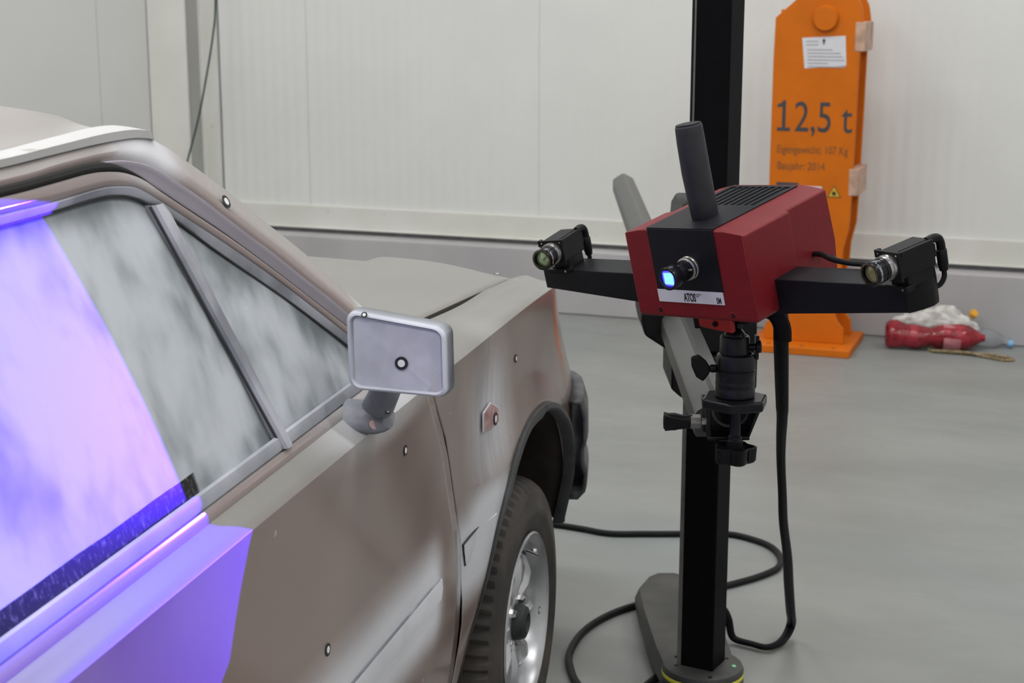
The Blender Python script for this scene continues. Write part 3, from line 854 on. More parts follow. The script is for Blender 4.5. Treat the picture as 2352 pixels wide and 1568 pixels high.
    topc = [(-2.15, 1.322), (-1.72, 1.322), (-1.47, 1.3215), (-1.349, 1.322), (-1.237, 1.3265), (-1.144, 1.330), (-1.095, 1.3292), (-1.065, 1.3255), (-1.045, 1.320)]
    A = resample([wsurf(y, z, .004) for y, z in base], 4); B = resample([wsurf(y, z, -.002) for y, z in topc], 4)
    A = A + [Vector((A[-1].x - .006, -1.027, 1.3075))]; B = B + [Vector((B[-1].x - .006, -1.031, 1.313))]
    mb = MB('rail'); rows = []
    for a, b in zip(A, B):
        m = a.lerp(b, .5) + Vector((.007, 0, .003))
        rows.append([a + Vector((-.012, 0, -.001)), a, m, b + Vector((.0, 0, 0)), b + Vector((-.012, 0, .001)), b + Vector((-.022, 0, -.008))])
    mb.loft([mir(r, sgn) for r in rows], closed=True)
    mb._f([mb.bm.verts.new(v) for v in mir(rows[-1], sgn)])
    mb.build('drip_rail', car, angle=50)

# roof
EDGE = [(-2.15, 1.323), (-1.72, 1.322), (-1.35, 1.321), (-1.22, 1.3255), (-1.12, 1.3285), (-1.075, 1.3285), (-1.045, 1.321)]
def edge_at(y): return interp(EDGE, y)
mb = MB('frame_paint'); rows = []
ysr = [-2.15, -2.0, -1.85, -1.7, -1.6, -1.5, -1.42, -1.32, -1.24, -1.17, -1.12, -1.085, -1.06, -1.045]
for y in ysr:
    row = []
    for i in range(41):
        u_ = lerp(-1, 1, i / 40); a = abs(u_); e = edge_at(y); xr = .640 - (.0 if y < -1.08 else .2 * (y + 1.08))
        zc = .053 * (1 - a ** 2.4) * (1 - .35 * sstep(-1.22, -1.04, y))
        dip = -.010 * math.exp(-((a - .93) / .04) ** 2)
        fwd = .065 * (1 - a ** 2) * sstep(-1.42, -1.045, y)
        row.append((xr * u_, y + fwd, e + zc + dip - .001))
    rows.append(row)
mb.loft(rows); roof = mb.build('roof_panel', car, angle=40, solid=.003)
# windscreen with rubber surround
mb = MB('glass'); rows = []
W = [p + Vector((-.032, .006, -.004)) for p in K4[24:]]
roofrow = rows_top = None
for k, p in enumerate(W):
    row = []
    for i in range(25):
        u_ = lerp(-1, 1, i / 24); row.append((p.x * u_, p.y + .085 * (1 - u_ * u_), p.z + .028 * (1 - abs(u_) ** 2.4) * (1 - k / len(W))))
    rows.append(row)
mb.loft(rows); ws = mb.build('windscreen', car, solid=.005)
mb = MB('rubber'); loop = [Vector(q) for q in rows[0]] + [Vector(r[-1]) for r in rows[1:]] + [Vector(q) for q in rows[-1][::-1]] + [Vector(r[0]) for r in rows[1:-1][::-1]]
mb.tube(loop, .009, 8); mb.build('windscreen_seal', car)
mb = MB('frame_paint')
mb.loft([[(x, -.385 + .05 * (1 - (x / .785) ** 2), .932) for x in [lerp(-.785, .785, i / 16) for i in range(17)]], [(x * .985, -.475 + .085 * (1 - (x / .785) ** 2), .940) for x in [lerp(-.785, .785, i / 16) for i in range(17)]]])
mb.build('cowl', car, solid=.004)
# rear screen, c pillars, rear side windows
mb = MB('glass'); rows = []
for k in range(8):
    f = k / 7; rows.append([(lerp(.635, .645, f) * u_, lerp(-2.135, -2.64, f) - .05 * f * (1 - u_ * u_), lerp(1.320, .96, f) + .052 * (1 - f) * (1 - abs(u_) ** 2.4)) for u_ in [lerp(-1, 1, i / 16) for i in range(17)]])
mb.loft(rows); mb.build('rear_screen', car, solid=.005)
for sgn in (1, -1):
    mb = MB('frame_paint')
    mb.loft([mir([Vector((.655, -2.0, 1.31)), Vector((.73, -2.1, 1.12)), Vector((.80, -2.15, .915))], sgn), mir([Vector((.65, -2.16, 1.312)), Vector((.71, -2.42, 1.12)), Vector((.78, -2.68, .935))], sgn), mir([Vector((.625, -2.15, 1.318)), Vector((.635, -2.42, 1.125)), Vector((.64, -2.66, .955))], sgn)])
    mb.build('c_pillar', car, solid=.004)
    mb = MB('glass'); rows = []
    for y in (-1.79, -1.9, -2.0, -2.08): rows.append([(sgn * (wsurf(0, z).x - .004), y - .12 * (1.3 - z) / .37 * sstep(-1.85, -2.08, y), z) for z in (.915, 1.05, 1.17, 1.30)])
    mb.loft(rows); mb.build('rear_side_glass', car, solid=.004)
mb = MB('black_plastic'); mb.box((-.74, -1.9, .80), (.74, -.42, .90)); mb.build('dashboard', car, smooth=False) if False else mb.bm.free()

# ---- wheels
def wheel():
    t = empty('wheel')
    R = .288
    # tyre: axis X, outer face at x=+.085
    mb = MB('tyre'); prof = [(.168, -.075), (.185, -.086), (.215, -.092), (.250, -.088), (.270, -.080), (.281, -.066), (.2865, -.050), (.2875, -.036), (.2805, -.034), (.2805, -.028), (.288, -.026), (.288, -.004), (.2805, -.002), (.2805, .004), (.288, .006), (.2880, .026), (.2805, .028), (.2805, .034), (.2875, .036), (.2865, .050), (.281, .066), (.272, .079), (.262, .085), (.250, .088), (.232, .0905), (.228, .0925), (.215, .093), (.211, .091), (.195, .088), (.182, .082), (.176, .078), (.168, .072)]
    n = 192; rings = []
    for r, h in prof:
        ring = []
        for i in range(n):
            rr = r
            if r > .262 and abs(h) > .034 and (i % 3) == 0: rr -= .010 if abs(h) < .07 else .006
            if r > .284 and abs(h) <= .034 and ((i + 1) % 3) == 0 and abs(h) > .004: rr -= .004
            a = 2 * math.pi * i / n + (0.012 * (h / .05)); ring.append(Vector((h, rr * math.cos(a), rr * math.sin(a))))
        rings.append(ring)
    mb.loft(rings, closed=True); mb.loft([rings[-1], rings[0]], closed=True)
    mb.build('tyre', t, angle=30)
    # rim: dished barrel, lip and eight spokes
    mb = MB('rim'); mb.lathe([(.166, -.070), (.166, .060), (.171, .072), (.178, .080), (.180, .086), (.176, .089), (.170, .084), (.165, .074), (.158, .062), (.152, .040), (.148, .0), (.150, -.068)], (0, 0, 0), axis=(1, 0, 0), n=72, caps=False)
    mb.build('rim', t, angle=35)
    mb = MB('spoke')
    mb.lathe([(.0, .030), (.052, .034), (.066, .044), (.068, .054), (.060, .060), (.034, .062), (.0, .062)], (0, 0, 0), axis=(1, 0, 0), n=48, caps=False)
    for k in range(8):
        a = 2 * math.pi * (k + .5) / 8; ca, sa = math.cos(a), math.sin(a); e = Vector((0, ca, sa)); tt = Vector((0, -sa, ca)); X = Vector((1, 0, 0))
        rows = []
        for f, wd, h, th in ((.050, .019, .058, .014), (.085, .0145, .068, .016), (.12, .0135, .066, .015), (.150, .021, .050, .012)):
            rows.append([e * f + tt * -wd + X * (h - .006), e * f + tt * (-wd * .35) + X * (h + .004), e * f + tt * (wd * .35) + X * (h + .004), e * f + tt * wd + X * (h - .006), e * f + tt * wd + X * (h - .006 - th), e * f - tt * wd + X * (h - .006 - th)])
        mb.loft(rows, closed=True)
    mb.build('spoke_plate', t, angle=35)
    mb = MB('rim_dark'); mb.lathe([(.0, -.02), (.147, -.02), (.147, -.016), (.0, -.012)], (0, 0, 0), axis=(1, 0, 0), n=48, caps=False); mb.build('brake_backing', t)
    for k in range(4):
        mb = MB('chrome'); a = 2 * math.pi * k / 4 + .6; mb.lathe([(.0095, .050), (.0095, .066), (.007, .073), (0, .075)], (0, .047 * math.cos(a), .047 * math.sin(a)), axis=(1, 0, 0), n=6)
        mb.build('lug_nut', t, angle=30)
    mb = MB('rubber'); mb.lathe([(.036, .060), (.036, .072), (.031, .084), (.020, .088), (.016, .080), (.0, .080)], (0, 0, 0), axis=(1, 0, 0), n=32, caps=False); mb.build('hub_cap', t, angle=35)
    mb = MB('chrome'); mb.cyl((.060, .125, .085), (.085, .118, .080), .0038, 12); mb.sphere((.074, .128, .083), .0075, 14); mb.build('valve', t)
    return t
wh = wheel()
spots = [(.742, 0, 0), (.742, -2.5, 0), (-.742, 0, math.pi), (-.742, -2.5, math.pi)]
for i, (x, y, rz) in enumerate(spots):
    if i == 0: o = wh
    else:
        o = wh.copy(); COL.objects.link(o)
        for ch in list(wh.children):
            c = ch.copy(); COL.objects.link(c); c.parent = o
    o.parent = car; o.location = (x + (.024 if x > 0 else -.024), y + (.055 if y == 0 else 0), .2835); o.scale = (.984, .984, .984); o.rotation_euler = (0.25, 0, rz) if rz == 0 else (0, 0, rz)

# ---- door mirror
mir_t = empty('door_mirror'); mir_t.parent = car
def mq(u_, v_, d):   # u 0..1 inboard->outboard, v 0..1 bottom->top, d depth forward
    a = Vector((.8335, -.862, .971)).lerp(Vector((.971, -.858, .9665)), u_); b = Vector((.832, -.862, 1.0795)).lerp(Vector((.9665, -.850, 1.0585)), u_)
    p = a.lerp(b, v_); return p + Vector((.0, d, 0))
def rrect(u0, v0, u1, v1, r, n=6, asp=1.25):
    out = []
    for cx, cy, a0 in ((u1 - r, v1 - r * asp, 0), (u0 + r, v1 - r * asp, 90), (u0 + r, v0 + r * asp, 180), (u1 - r, v0 + r * asp, 270)):
        for k in range(n + 1): a = math.radians(a0 + 90 * k / n); out.append((cx + r * math.cos(a), cy + r * asp * math.sin(a)))
    return out
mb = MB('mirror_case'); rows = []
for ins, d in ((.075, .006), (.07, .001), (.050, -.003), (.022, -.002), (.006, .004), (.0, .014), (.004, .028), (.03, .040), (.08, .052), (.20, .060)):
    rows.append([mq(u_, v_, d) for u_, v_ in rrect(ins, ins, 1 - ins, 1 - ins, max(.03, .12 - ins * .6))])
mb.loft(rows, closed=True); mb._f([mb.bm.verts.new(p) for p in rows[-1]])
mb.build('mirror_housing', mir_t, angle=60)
mb = MB('mirror'); mb._f([mb.bm.verts.new(mq(u_, v_, .0025)) for u_, v_ in rrect(.068, .068, .932, .932, .06)]); mb._f([mb.bm.verts.new(mq(u_, v_, .006)) for u_, v_ in rrect(.06, .06, .94, .94, .06)]); 
mb.build('mirror_glass', mir_t, smooth=False)
# foot on the door skin
mb = MB('mirror_dark'); rows = []
for sc_, xo in ((1.0, .812), (1.0, .840), (.93, .848), (.74, .858), (.45, .866)):
    ring = []
    for k in range(28):
        a = 2 * math.pi * k / 28; yy = math.cos(a) * .029 * sc_; zz = math.sin(a) * .018 * sc_
        yy += .010 * math.sin(a); ring.append((xo - max(0, zz + .01) * .45 + (.006 if k % 28 > 14 else 0), -.789 + yy - .010 * math.sin(a), .9155 + zz + .008 * (math.cos(a))))
    rows.append(ring)
mb.loft(rows, closed=True); mb._f([mb.bm.verts.new(p) for p in rows[-1]])
mb.build('mirror_foot', mir_t, angle=50)
mb = MB('mirror_dark'); mb.tube([(.838, -.782, .914), (.850, -.783, .934), (.864, -.795, .958), (.874, -.815, .985)], .012, 20, rad=[.021, .0215, .020, .018]); mb.build('mirror_stalk', mir_t)
mb = MB('old_red', 'mirror_case'); mb.use(0).lathe([(.0065, 0), (.0065, .002)], (.8490, -.812, .9105), axis=(1, -.2, .5), n=24); mb.build('screw_hole', mir_t)
# indicator lamp opening on the fender
mb = MB('primer'); pts = [(-.226, .735), (-.222, .776), (-.190, .793), (-.150, .784), (-.124, .762), (-.124, .725), (-.17, .724)]
pts = [(-.226, .736), (-.226, .776), (-.172, .784), (-.108, .757), (-.104, .728), (-.20, .7335)]
m_ = frame(Vector((.8375, 0, 0)), Vector((0, 1, 0)), Vector((0, 0, 1)), Vector((1, 0, 0)))
pts = [( -.166 + (a + .166) * .88, .757 + (b - .757) * .88) for a, b in pts]; mb.prism(pts, m_, .003); mb.build('indicator_frame', car, bevel=.001)
def inset(p, k):
    cx = sum(a for a, b in p) / len(p); cy = sum(b for a, b in p) / len(p); return [(cx + (a - cx) * k, cy + (b - cy) * k) for a, b in p]
mb = MB('old_red'); mb.prism(inset(pts, .92), m_, .0036); mb.build('indicator_opening', car)
# measuring targets: black ring, white dot
def target(p, nrm, r, parent, vert=True):
    mb = MB('black_dot', 'white_dot'); nrm = Vector(nrm).normalized(); p = Vector(p)
    mb.use(0).lathe([(r, 0), (r, .0005)], p, axis=nrm, n=28); mb.use(1).lathe([(r * .55, .0003), (r * .55, .0009)], p, axis=nrm, n=24)
    return mb.build('reference_marker', parent, smooth=False)
mn = (mq(1, .5, 0) - mq(0, .5, 0)).cross(mq(.5, 1, 0) - mq(.5, 0, 0)).normalized()
if mn.y > 0: mn = -mn
def side_n(z): return (1, 0, -.05)
target((side(-.636, .825).x + .001, -.636, .825), (1, 0, 0), .0080, doorR)
target((side(-.968, .652).x + .001, -.968, .652), (1, 0, 0), .0085, doorR)
target((side(.02, .816).x + .0015, .02, .816), (1, -.02, 0), .0078, car)
target((.8428, -.148, .745), (1, 0, 0), .0118, car)
target((bodyX(.46) + .0015, -.33, .46), (1, 0, -.1), .0065, car)
target((.700, .40, hood_z(.70, .40) + .001), (0, .05, 1), .0075, hood)
target(wsurf(-.915, 1.221, .004) + Vector((.0005, .0, .0)), (.90, .0, .44), .0088, car)
target(wsurf(-1.606, 1.1196, .002), (.936, 0, .351), .0095, doorR)
target(mq(.545, .42, -.0012), mn, .0088, mir_t)
target(mq(.20, .975, -.0035), (0, -.85, .55), .0042, mir_t)
target((.8655, -.796, .928), (.85, -.5, .1), .0048, mir_t)
target((.766 + .080, .175, .262), (1, 0, 0), .0078, car)

# ================================================================== 3D SCANNER
P0 = Vector((0.25775, 2.29112, 1.09137)); SB = Vector((0.67947842, 0.7036205, 0.20791169)); SL = Vector((0.7040148, -0.70504992, 0.08525118)); SU = Vector((-0.2065726, -0.08844657, 0.97442545))
SS = 1.0; SBASE = Vector((-.006, .11, -.085))
SROOT = P0 + (SL * SBASE.x + SB * SBASE.y + SU * SBASE.z) * SS
SM = frame(SROOT, SL, SB, SU)
scan = empty('optical_scanner', mat=SM)
tag(scan, 'red and black measuring head with a camera on each arm and a glowing blue lens', 'scanner')
SX = Matrix.Scale(SS, 4) @ Matrix.Translation(-SBASE)
def sbuild(mb, *a, **k): return mb.xform(SX).build(*a, **k)
def sxp(p): return SX @ Vector(p)
plan_s = [(-.115, 0), (.105, 0), (.105, .112), (.095, .117), (.095, .222), (-.105, .222), (-.105, .102), (-.115, .096)]
mb = MB('red')
def plan_row(z, ins=0.0, clampx=None, yoff=0.0):
    out = []
    for x, y in plan_s:
        cx = -.005; xx = x + (ins if x < cx else -ins); yy = y + (ins if y < .05 else (-ins if y > .2 else 0)) - yoff
        if clampx: xx = max(clampx[0], min(clampx[1], xx))
        out.append((xx, yy, z))
    return out
rows = [plan_row(-.082, .004), plan_row(-.078, 0), plan_row(-.03, 0), plan_row(.0495, 0), plan_row(.0568, 0, (-.070, .054))]
# the tail end leans back a little towards its middle height
rows = [[(x, y + (.006 if (y > .2 and -.05 < z < .0) else 0), z) for x, y, z in r] for r in rows]
mb.loft(rows, closed=True); mb._f([mb.bm.verts.new(p) for p in rows[0]][::-1]); mb._f([mb.bm.verts.new(p) for p in rows[-1]])
bmesh.ops.remove_doubles(mb.bm, verts=mb.bm.verts, dist=1e-6)
sbuild(mb, 'red_housing', scan, bevel=.0032, seg=3, angle=30)
mb = MB('black_matt'); mb.box((-.069, -.0012, -.0365), (.053, .002, .0568)); sbuild(mb, 'front_panel', scan, bevel=.0006)
mb = MB('black_matt', 'void'); mb.use(0); zt = (.0568, .0585)
mb.box((-.0695, .0, zt[0]), (.0535, .112, zt[1])); mb.box((-.0695, .112, zt[0]), (-.063, .211, zt[1])); mb.box((.047, .112, zt[0]), (.0535, .211, zt[1])); mb.box((-.063, .203, zt[0]), (.047, .211, zt[1]))
pitch = .110 / 9
for i in range(8):
    x = -.063 + (i + 1) * pitch; mb.box((x - .0022, .112, zt[0] - .0002), (x + .0022, .203, zt[1]))
mb.use(1).box((-.063, .112, .0560), (.047, .203, .0569))
sbuild(mb, 'vent_panel', scan, smooth=False)
mb = MB('label'); mb.box((-.0695, -.0016, -.0555), (.0515, .001, -.0362)); nameplate = sbuild(mb, 'name_plate', scan, smooth=False)
TM = lambda x, z, y=-.0018: SX @ frame(Vector((x, y, z)), Vector((1, 0, 0)), Vector((0, 0, 1)), Vector((0, -1, 0)))
text_mesh('ATOS', .0172, TM(-.021, -.0525), 'ink', 'lettering', nameplate, .0001, .50, ox=.0006)
text_mesh('COMPACT\nSCAN', .0030, TM(.0015, -.0425), 'ink', 'lettering', nameplate, .0001, .8)
text_mesh('5M', .0125, TM(.0385, -.0535), 'ink', 'lettering', nameplate, .0001, .55, ox=.0004)
for x, z in ((-.072, -.070), (.062, -.072)):
    mb = MB('red', 'black_gloss', 'silver'); mb.use(0).lathe([(.0065, -.0004), (.0060, .0004), (.004, .0006), (.0033, .0002)], (x, 0, z), axis=(0, -1, 0), n=24); mb.use(1).lathe([(.0030, -.0004), (.0030, .0010)], (x, 0, z), axis=(0, -1, 0), n=16); mb.use(2).lathe([(.0010, .0008), (.0010, .0013)], (x, 0, z + .0005), axis=(0, -1, 0), n=6)
    sbuild(mb, 'screw', scan)
# carry handle
mb = MB('handle'); prof = [(.90, -.002), (.97, .004), (.985, .02), (1.02, .07), (1.0, .115), (.965, .134), (.93, .1368), (.90, .1372)]
rows = []
for k, h in prof:
    rows.append([(-.006 + .0163 * k * math.copysign(abs(math.cos(a)) ** .85, math.cos(a)) - .001 * (h / .13), .060 + .0238 * k * math.copysign(abs(math.sin(a)) ** .85, math.sin(a)) - .002 * math.sin(h / .137 * math.pi), .0575 + h - .002 * math.sin(a) * (1 if h > .13 else 0)) for a in [2 * math.pi * i / 40 for i in range(40)]])
mb.loft(rows, closed=True); mb._f([mb.bm.verts.new(p) for p in rows[-1]]); hd = sbuild(mb, 'handle', scan, angle=50)
mb = MB('black_matt'); rows = [[(-.007 + (x + .007) * k_, .060 + (y - .060) * k_, z + dz) for x, y, z in rows[-1]] for k_, dz in ((1.0, .0), (1.0, .0016), (.93, .0024))]
mb.loft(rows, closed=True); mb._f([mb.bm.verts.new(p) for p in rows[-1]]); sbuild(mb, 'handle_cap', scan, angle=50)
# projector lens
lens = empty('projector_lens'); lens.parent = scan
AX = (0, -1, 0)
mb = MB('silver'); mb.lathe([(.0175, .0), (.0175, .004), (.0165, .005), (.0165, .0075), (.0172, .008), (.0172, .0105), (.0150, .0118)], (0, 0, 0), axis=AX, n=48, caps=False); sbuild(mb, 'lens_mount', lens)
mb = MB('black_gloss'); mb.lathe([(.0150, .0112), (.0150, .016), (.0140, .0165), (.0140, .030), (.0148, .031), (.0165, .036), (.0172, .038), (.0172, .0525), (.0165, .0545), (.0135, .0545), (.0128, .050)], (0, 0, 0), axis=AX, n=48, caps=False)
sbuild(mb, 'lens_barrel', lens, angle=40)
mb = MB('silver'); mb.lathe([(.0016, 0), (.0016, .006), (.001, .0065)], (.0145, -.022, .003), axis=(1, 0, .2), n=10); sbuild(mb, 'lock_screw', lens)
mb = MB('lens_blue', 'beam_spot', 'beam_core')
mb.use(0).lathe([(.0, .0500), (.0140, .0500)], (0, 0, 0), axis=AX, n=40, caps=False)
q = [(-.0072, -.0074), (.0068, -.0080), (.0078, .0050), (.0050, .0078), (-.0078, .0074)]
MP = frame(Vector((0, -.0502, -.0003)), Vector((1, 0, 0)), Vector((0, 0, 1)), Vector((0, -1, 0)))
mb.use(1).prism([(a * 1.45, b * 1.45) for a, b in q], MP, .0002); mb.use(2).prism([(a * 1.12, b * 1.12) for a, b in q], MP, .0004)
sbuild(mb, 'lit_front_lens', lens, smooth=False)
# arms
mb = MB('black_arm')
mb.hexa([(-.356, .053, -.0672), (-.100, .053, -.0865), (-.100, .112, -.0865), (-.350, .112, -.0672), (-.356, .053, -.0345), (-.100, .053, -.0345), (-.100, .112, -.0345), (-.350, .112, -.0345)])
sbuild(mb, 'camera_arm', scan, bevel=.0015)
mb = MB('black_arm')
mb.hexa([(.085, .053, -.0868), (.318, .053, -.0715), (.318, .112, -.0715), (.085, .112, -.0868), (.085, .053, -.0330), (.318, .053, -.0330), (.318, .112, -.0330), (.085, .112, -.0330)])
sbuild(mb, 'camera_arm', scan, bevel=.0012)
mb = MB('black_plastic'); endp = [(.3175, .053), (.330, .070), (.337, .086), (.336, .101), (.328, .113), (.3175, .118)]
rows = []
for z, k in ((-.0718, .96), (-.066, 1.0), (-.036, 1.02), (-.028, 1.0), (-.012, .80)):
    rows.append([(.3175 + (x - .3175) * k, y, z) for x, y in endp])
mb.loft(rows, closed=True); mb._f([mb.bm.verts.new(p) for p in rows[0]]); mb._f([mb.bm.verts.new(p) for p in rows[-1]]); sbuild(mb, 'arm_end_cover', scan, angle=50)
# stereo cameras
def stereo_camera(sgn, lensmat):
    a = math.radians(13); back = Vector((math.sin(a) * sgn, math.cos(a), 0)); rgt = Vector((math.cos(a), -math.sin(a) * sgn, 0))
    c = Vector((.30 * sgn, 0, 0)); fm = frame(c, rgt, back, Vector((0, 0, 1)))
    t = empty('stereo_camera'); t.parent = scan
    def bld(mb, nm, **k): mb.xform(fm); return sbuild(mb, nm, t, **k)
    mb = MB('black_plastic'); mb.box((-.0185, .040, -.0175), (.0185, .104, .0190)); bld(mb, 'camera_body', bevel=.0012)
    mb = MB('black_plastic'); mb.box((-.0205, .036, -.0205), (.0205, .041, .0205)); mb.box((-.0245, .037, .010), (-.0195, .046, .0205)); mb.box((-.012, .042, .019), (.012, .100, .0198)); bld(mb, 'front_plate', bevel=.0008)
    for x in (-.0165, .0165):
        for z in (-.0165, .0165):
            mb = MB('silver' if z > 0 else 'black_gloss'); mb.lathe([(.0014, 0), (.0014, .0008)], (x, .036, z), axis=(0, -1, 0), n=10); bld(mb, 'screw')
    mb = MB('black_gloss'); mb.lathe([(.0026, 0), (.0026, .0010), (.0012, .0010), (.0012, .0004)], (.0187, .046, .014), axis=(1, 0, 0), n=14); bld(mb, 'screw')
    mb = MB('silver'); mb.lathe([(.0178, .0), (.0178, .006), (.0168, .0065), (.0168, .009), (.0174, .0095), (.0174, .0118), (.016, .012)], (0, .036, 0), axis=AX, n=44, caps=False); bld(mb, 'lens_mount')
    mb = MB('black_gloss'); mb.lathe([(.0164, .0115), (.0164, .0165), (.0155, .017), (.0155, .021), (.0168, .0215), (.0172, .0345), (.0165, .0358), (.0130, .0360), (.0122, .033)], (0, .036, 0), axis=AX, n=44, caps=False); bld(mb, 'lens_barrel', angle=40)
    mb = MB('gold_ink');
    for k in range(26):
        an = 2 * math.pi * k / 34 - .6; r = .0148; p = Vector((math.cos(an) * r, .0, math.sin(an) * r))
        mb.box((p.x - .0004, -.0002, p.z - .0006), (p.x + .0004, .0002, p.z + .0006))
    bld(mb, 'ring_engraving', smooth=False)
    mb = MB(lensmat); mb.lathe([(.0, .0318), (.006, .0316), (.0124, .0305)], (0, .036, 0), axis=AX, n=40, caps=False); bld(mb, 'filter_glass')
    # engraved text wrapped round the barrel
    def wrap(p, r=.0173):
        an = p.x / r; return SX @ (fm @ Vector((math.cos(an) * r, .0095 - p.y + .0, math.sin(an) * r)))
    def wrap2(p, r=.0174):
        an = p.x / r - .55; return SX @ (fm @ Vector((math.cos(an) * (r + p.z), .0085 - p.y, math.sin(an) * (r + p.z))))
    text_mesh('MV170/500', .0042, None, 'white_ink', 'lettering', t, .0001, 1.0, wrap=wrap2)
    def wrap3(p, r=.0174):
        an = p.x / r + .75; return SX @ (fm @ Vector((math.cos(an) * (r + p.z), .0085 - p.y, math.sin(an) * (r + p.z))))
    text_mesh('11  8', .0032, None, 'white_ink', 'lettering', t, .0001, 1.0, wrap=wrap3)
    mb = MB('silver'); mb.lathe([(.0012, .015), (.0012, .020), (.0008, .021)], (0, .024, 0), axis=(-.3 * sgn, 0, -1), n=8); bld(mb, 'lock_screw')
    # foot between camera and arm
    mb = MB('black_plastic'); mb.box((-.016, .052, -.0345), (.016, .100, -.0175)); mb.box((-.019, .044, -.0385), (.019, .060, -.030)); bld(mb, 'camera_foot', bevel=.001)
    mb = MB('silver'); mb.lathe([(.0018, 0), (.0018, .001)], (.012, .044, -.034), axis=AX, n=8); bld(mb, 'screw')
    mb = MB('black_gloss'); mb.box((.010, .104, -.006), (.0185, .1065, .012)); mb.box((.000, .104, -.015), (.016, .1055, -.008)); bld(mb, 'rear_socket', bevel=.0005)
    # bent connector and its short cable
    mb = MB('black_plastic')
    px = .010 if sgn > 0 else .012
    mb.tube(smooth_path([(px, .100, .0155), (px, .112, .0165), (px + .001, .120, .014), (px + .001, .1235, .007), (px + .001, .1235, -.004)], 5), .0062, 14)
    mb.lathe([(.0062, 0), (.0074, .001), (.0074, .020), (.0062, .027), (.0058, .030)], (px + .001, .1235, -.002), axis=(0, 0, -1), n=20); bld(mb, 'connector', angle=50)
    mb = MB('cable'); mb.tube(smooth_path([(px + .001, .1235, -.030), (px + .001, .122, -.042), (px - .004, .114, -.052), (px - .016, .100, -.050)], 5), .0036, 10); bld(mb, 'camera_cable')
    return t
stereo_camera(-1, 'lens_green'); stereo_camera(1, 'lens_olive')
# camera lead running along the right arm into the housing
mb = MB('cable'); mb.tube(smooth_path([(.090, .170, -.035), (.115, .158, -.030), (.15, .135, -.029), (.19, .122, -.0290), (.24, .118, -.0285), (.285, .116, -.029), (.31, .118, -.034)], 6), .0042, 10); sbuild(mb, 'camera_lead', scan)
mb = MB('cable'); mb.tube(smooth_path([(.090, .185, -.040), (.13, .165, -.037), (.17, .130, -.0300), (.23, .125, -.0295), (.30, .122, -.034)], 6), .0034, 10); sbuild(mb, 'camera_lead', scan)

# the projected light itself: a lamp behind the projector lens, masked to the projector's frame
def car_w(p): return CARM @ Vector(p)
LP = P0 + (-SB) * (.057 * SS)
pj = bpy.data.lights.new('projector_light', 'SPOT'); pj.energy = 305; pj.color = (1, 1, 1); pj.spot_size = math.radians(75); pj.spot_blend = 0.0; pj.shadow_soft_size = 0.0
po = bpy.data.objects.new('projector_light', pj); COL.objects.link(po)
po.matrix_world = frame(LP, -SL, SU, SB)      # lamp looks along -local z = -SB ; x to the left as seen from behind
pj.use_nodes = True; nt = pj.node_tree; em = nt.nodes.get('Emission') or nt.nodes.new('ShaderNodeEmission')
tc = nt.nodes.new('ShaderNodeTexCoord'); sp = nt.nodes.new('ShaderNodeSeparateXYZ'); nt.links.new(tc.outputs['Normal'], sp.inputs[0])
def lm(op, a, b=0.0):
    x = nt.nodes.new('ShaderNodeMath'); x.operation = op
    for i, v in enumerate((a, b)):
        if isinstance(v, bpy.types.NodeSocket): nt.links.new(v, x.inputs[i])
        else: x.inputs[i].default_value = v
    return x.outputs[0]
az = lm('ABSOLUTE', sp.outputs[2]); gu = lm('DIVIDE', sp.outputs[0], az); gv = lm('DIVIDE', sp.outputs[1], az)
def gob(p):
    d = po.matrix_world.inverted() @ Vector(p); return d.x / abs(d.z), d.y / abs(d.z)
G = dict(top=gob(car_w((.674, -1.279, 1.265))), a=gob(car_w((.677, -1.306, 1.259))), b=gob(car_w((.789, -1.264, .959))), c=gob(car_w((.84, -1.163, .817))), d=gob(car_w((.84, -1.285, .735))), e=gob(car_w((.668, -1.383, 1.283))))
for k_, v in G.items(): print('GOBO', k_, [round(q, 3) for q in v])
GOBO_EDGES = [('a', 'b'), ('b2', 'c'), ('c', 'd'), ('e', 'top')]
def half(p, q, inside):
    (x0, y0), (x1, y1) = p, q; nx, ny = -(y1 - y0), (x1 - x0); L = math.hypot(nx, ny); nx /= L; ny /= L; cc = -(nx * x0 + ny * y0)
    if nx * inside[0] + ny * inside[1] + cc < 0: nx, ny, cc = -nx, -ny, -cc
    s_ = lm('ADD', lm('ADD', lm('MULTIPLY', gu, nx), lm('MULTIPLY', gv, ny)), cc)
    x = nt.nodes.new('ShaderNodeMapRange'); nt.links.new(s_, x.inputs[0]); x.inputs[1].default_value = -.002; x.inputs[2].default_value = .002
    return x.outputs[0]
inside = gob(car_w((.80, -1.6, 1.0)))
t_ = (G['c'][1] - G['a'][1]) / (G['b'][1] - G['a'][1]); G['m'] = (lerp(G['c'][0], lerp(G['a'][0], G['b'][0], t_), .72), G['c'][1])
prod = lm('MULTIPLY', half(G['a'], G['m'], inside), half(G['c'], G['d'], inside))
prod = lm('MULTIPLY', prod, half(G['e'], G['top'], inside))
prod = lm('MULTIPLY', prod, lm('GREATER_THAN', lm('MULTIPLY', sp.outputs[2], -1.0), .2)) if False else prod
em.inputs[0].default_value = (.075, .018, 1.0, 1); nt.links.new(prod, em.inputs[1])
outn = [n_ for n_ in nt.nodes if n_.type == 'OUTPUT_LIGHT'][0]; nt.links.new(em.outputs[0], outn.inputs[0])
po.parent = None

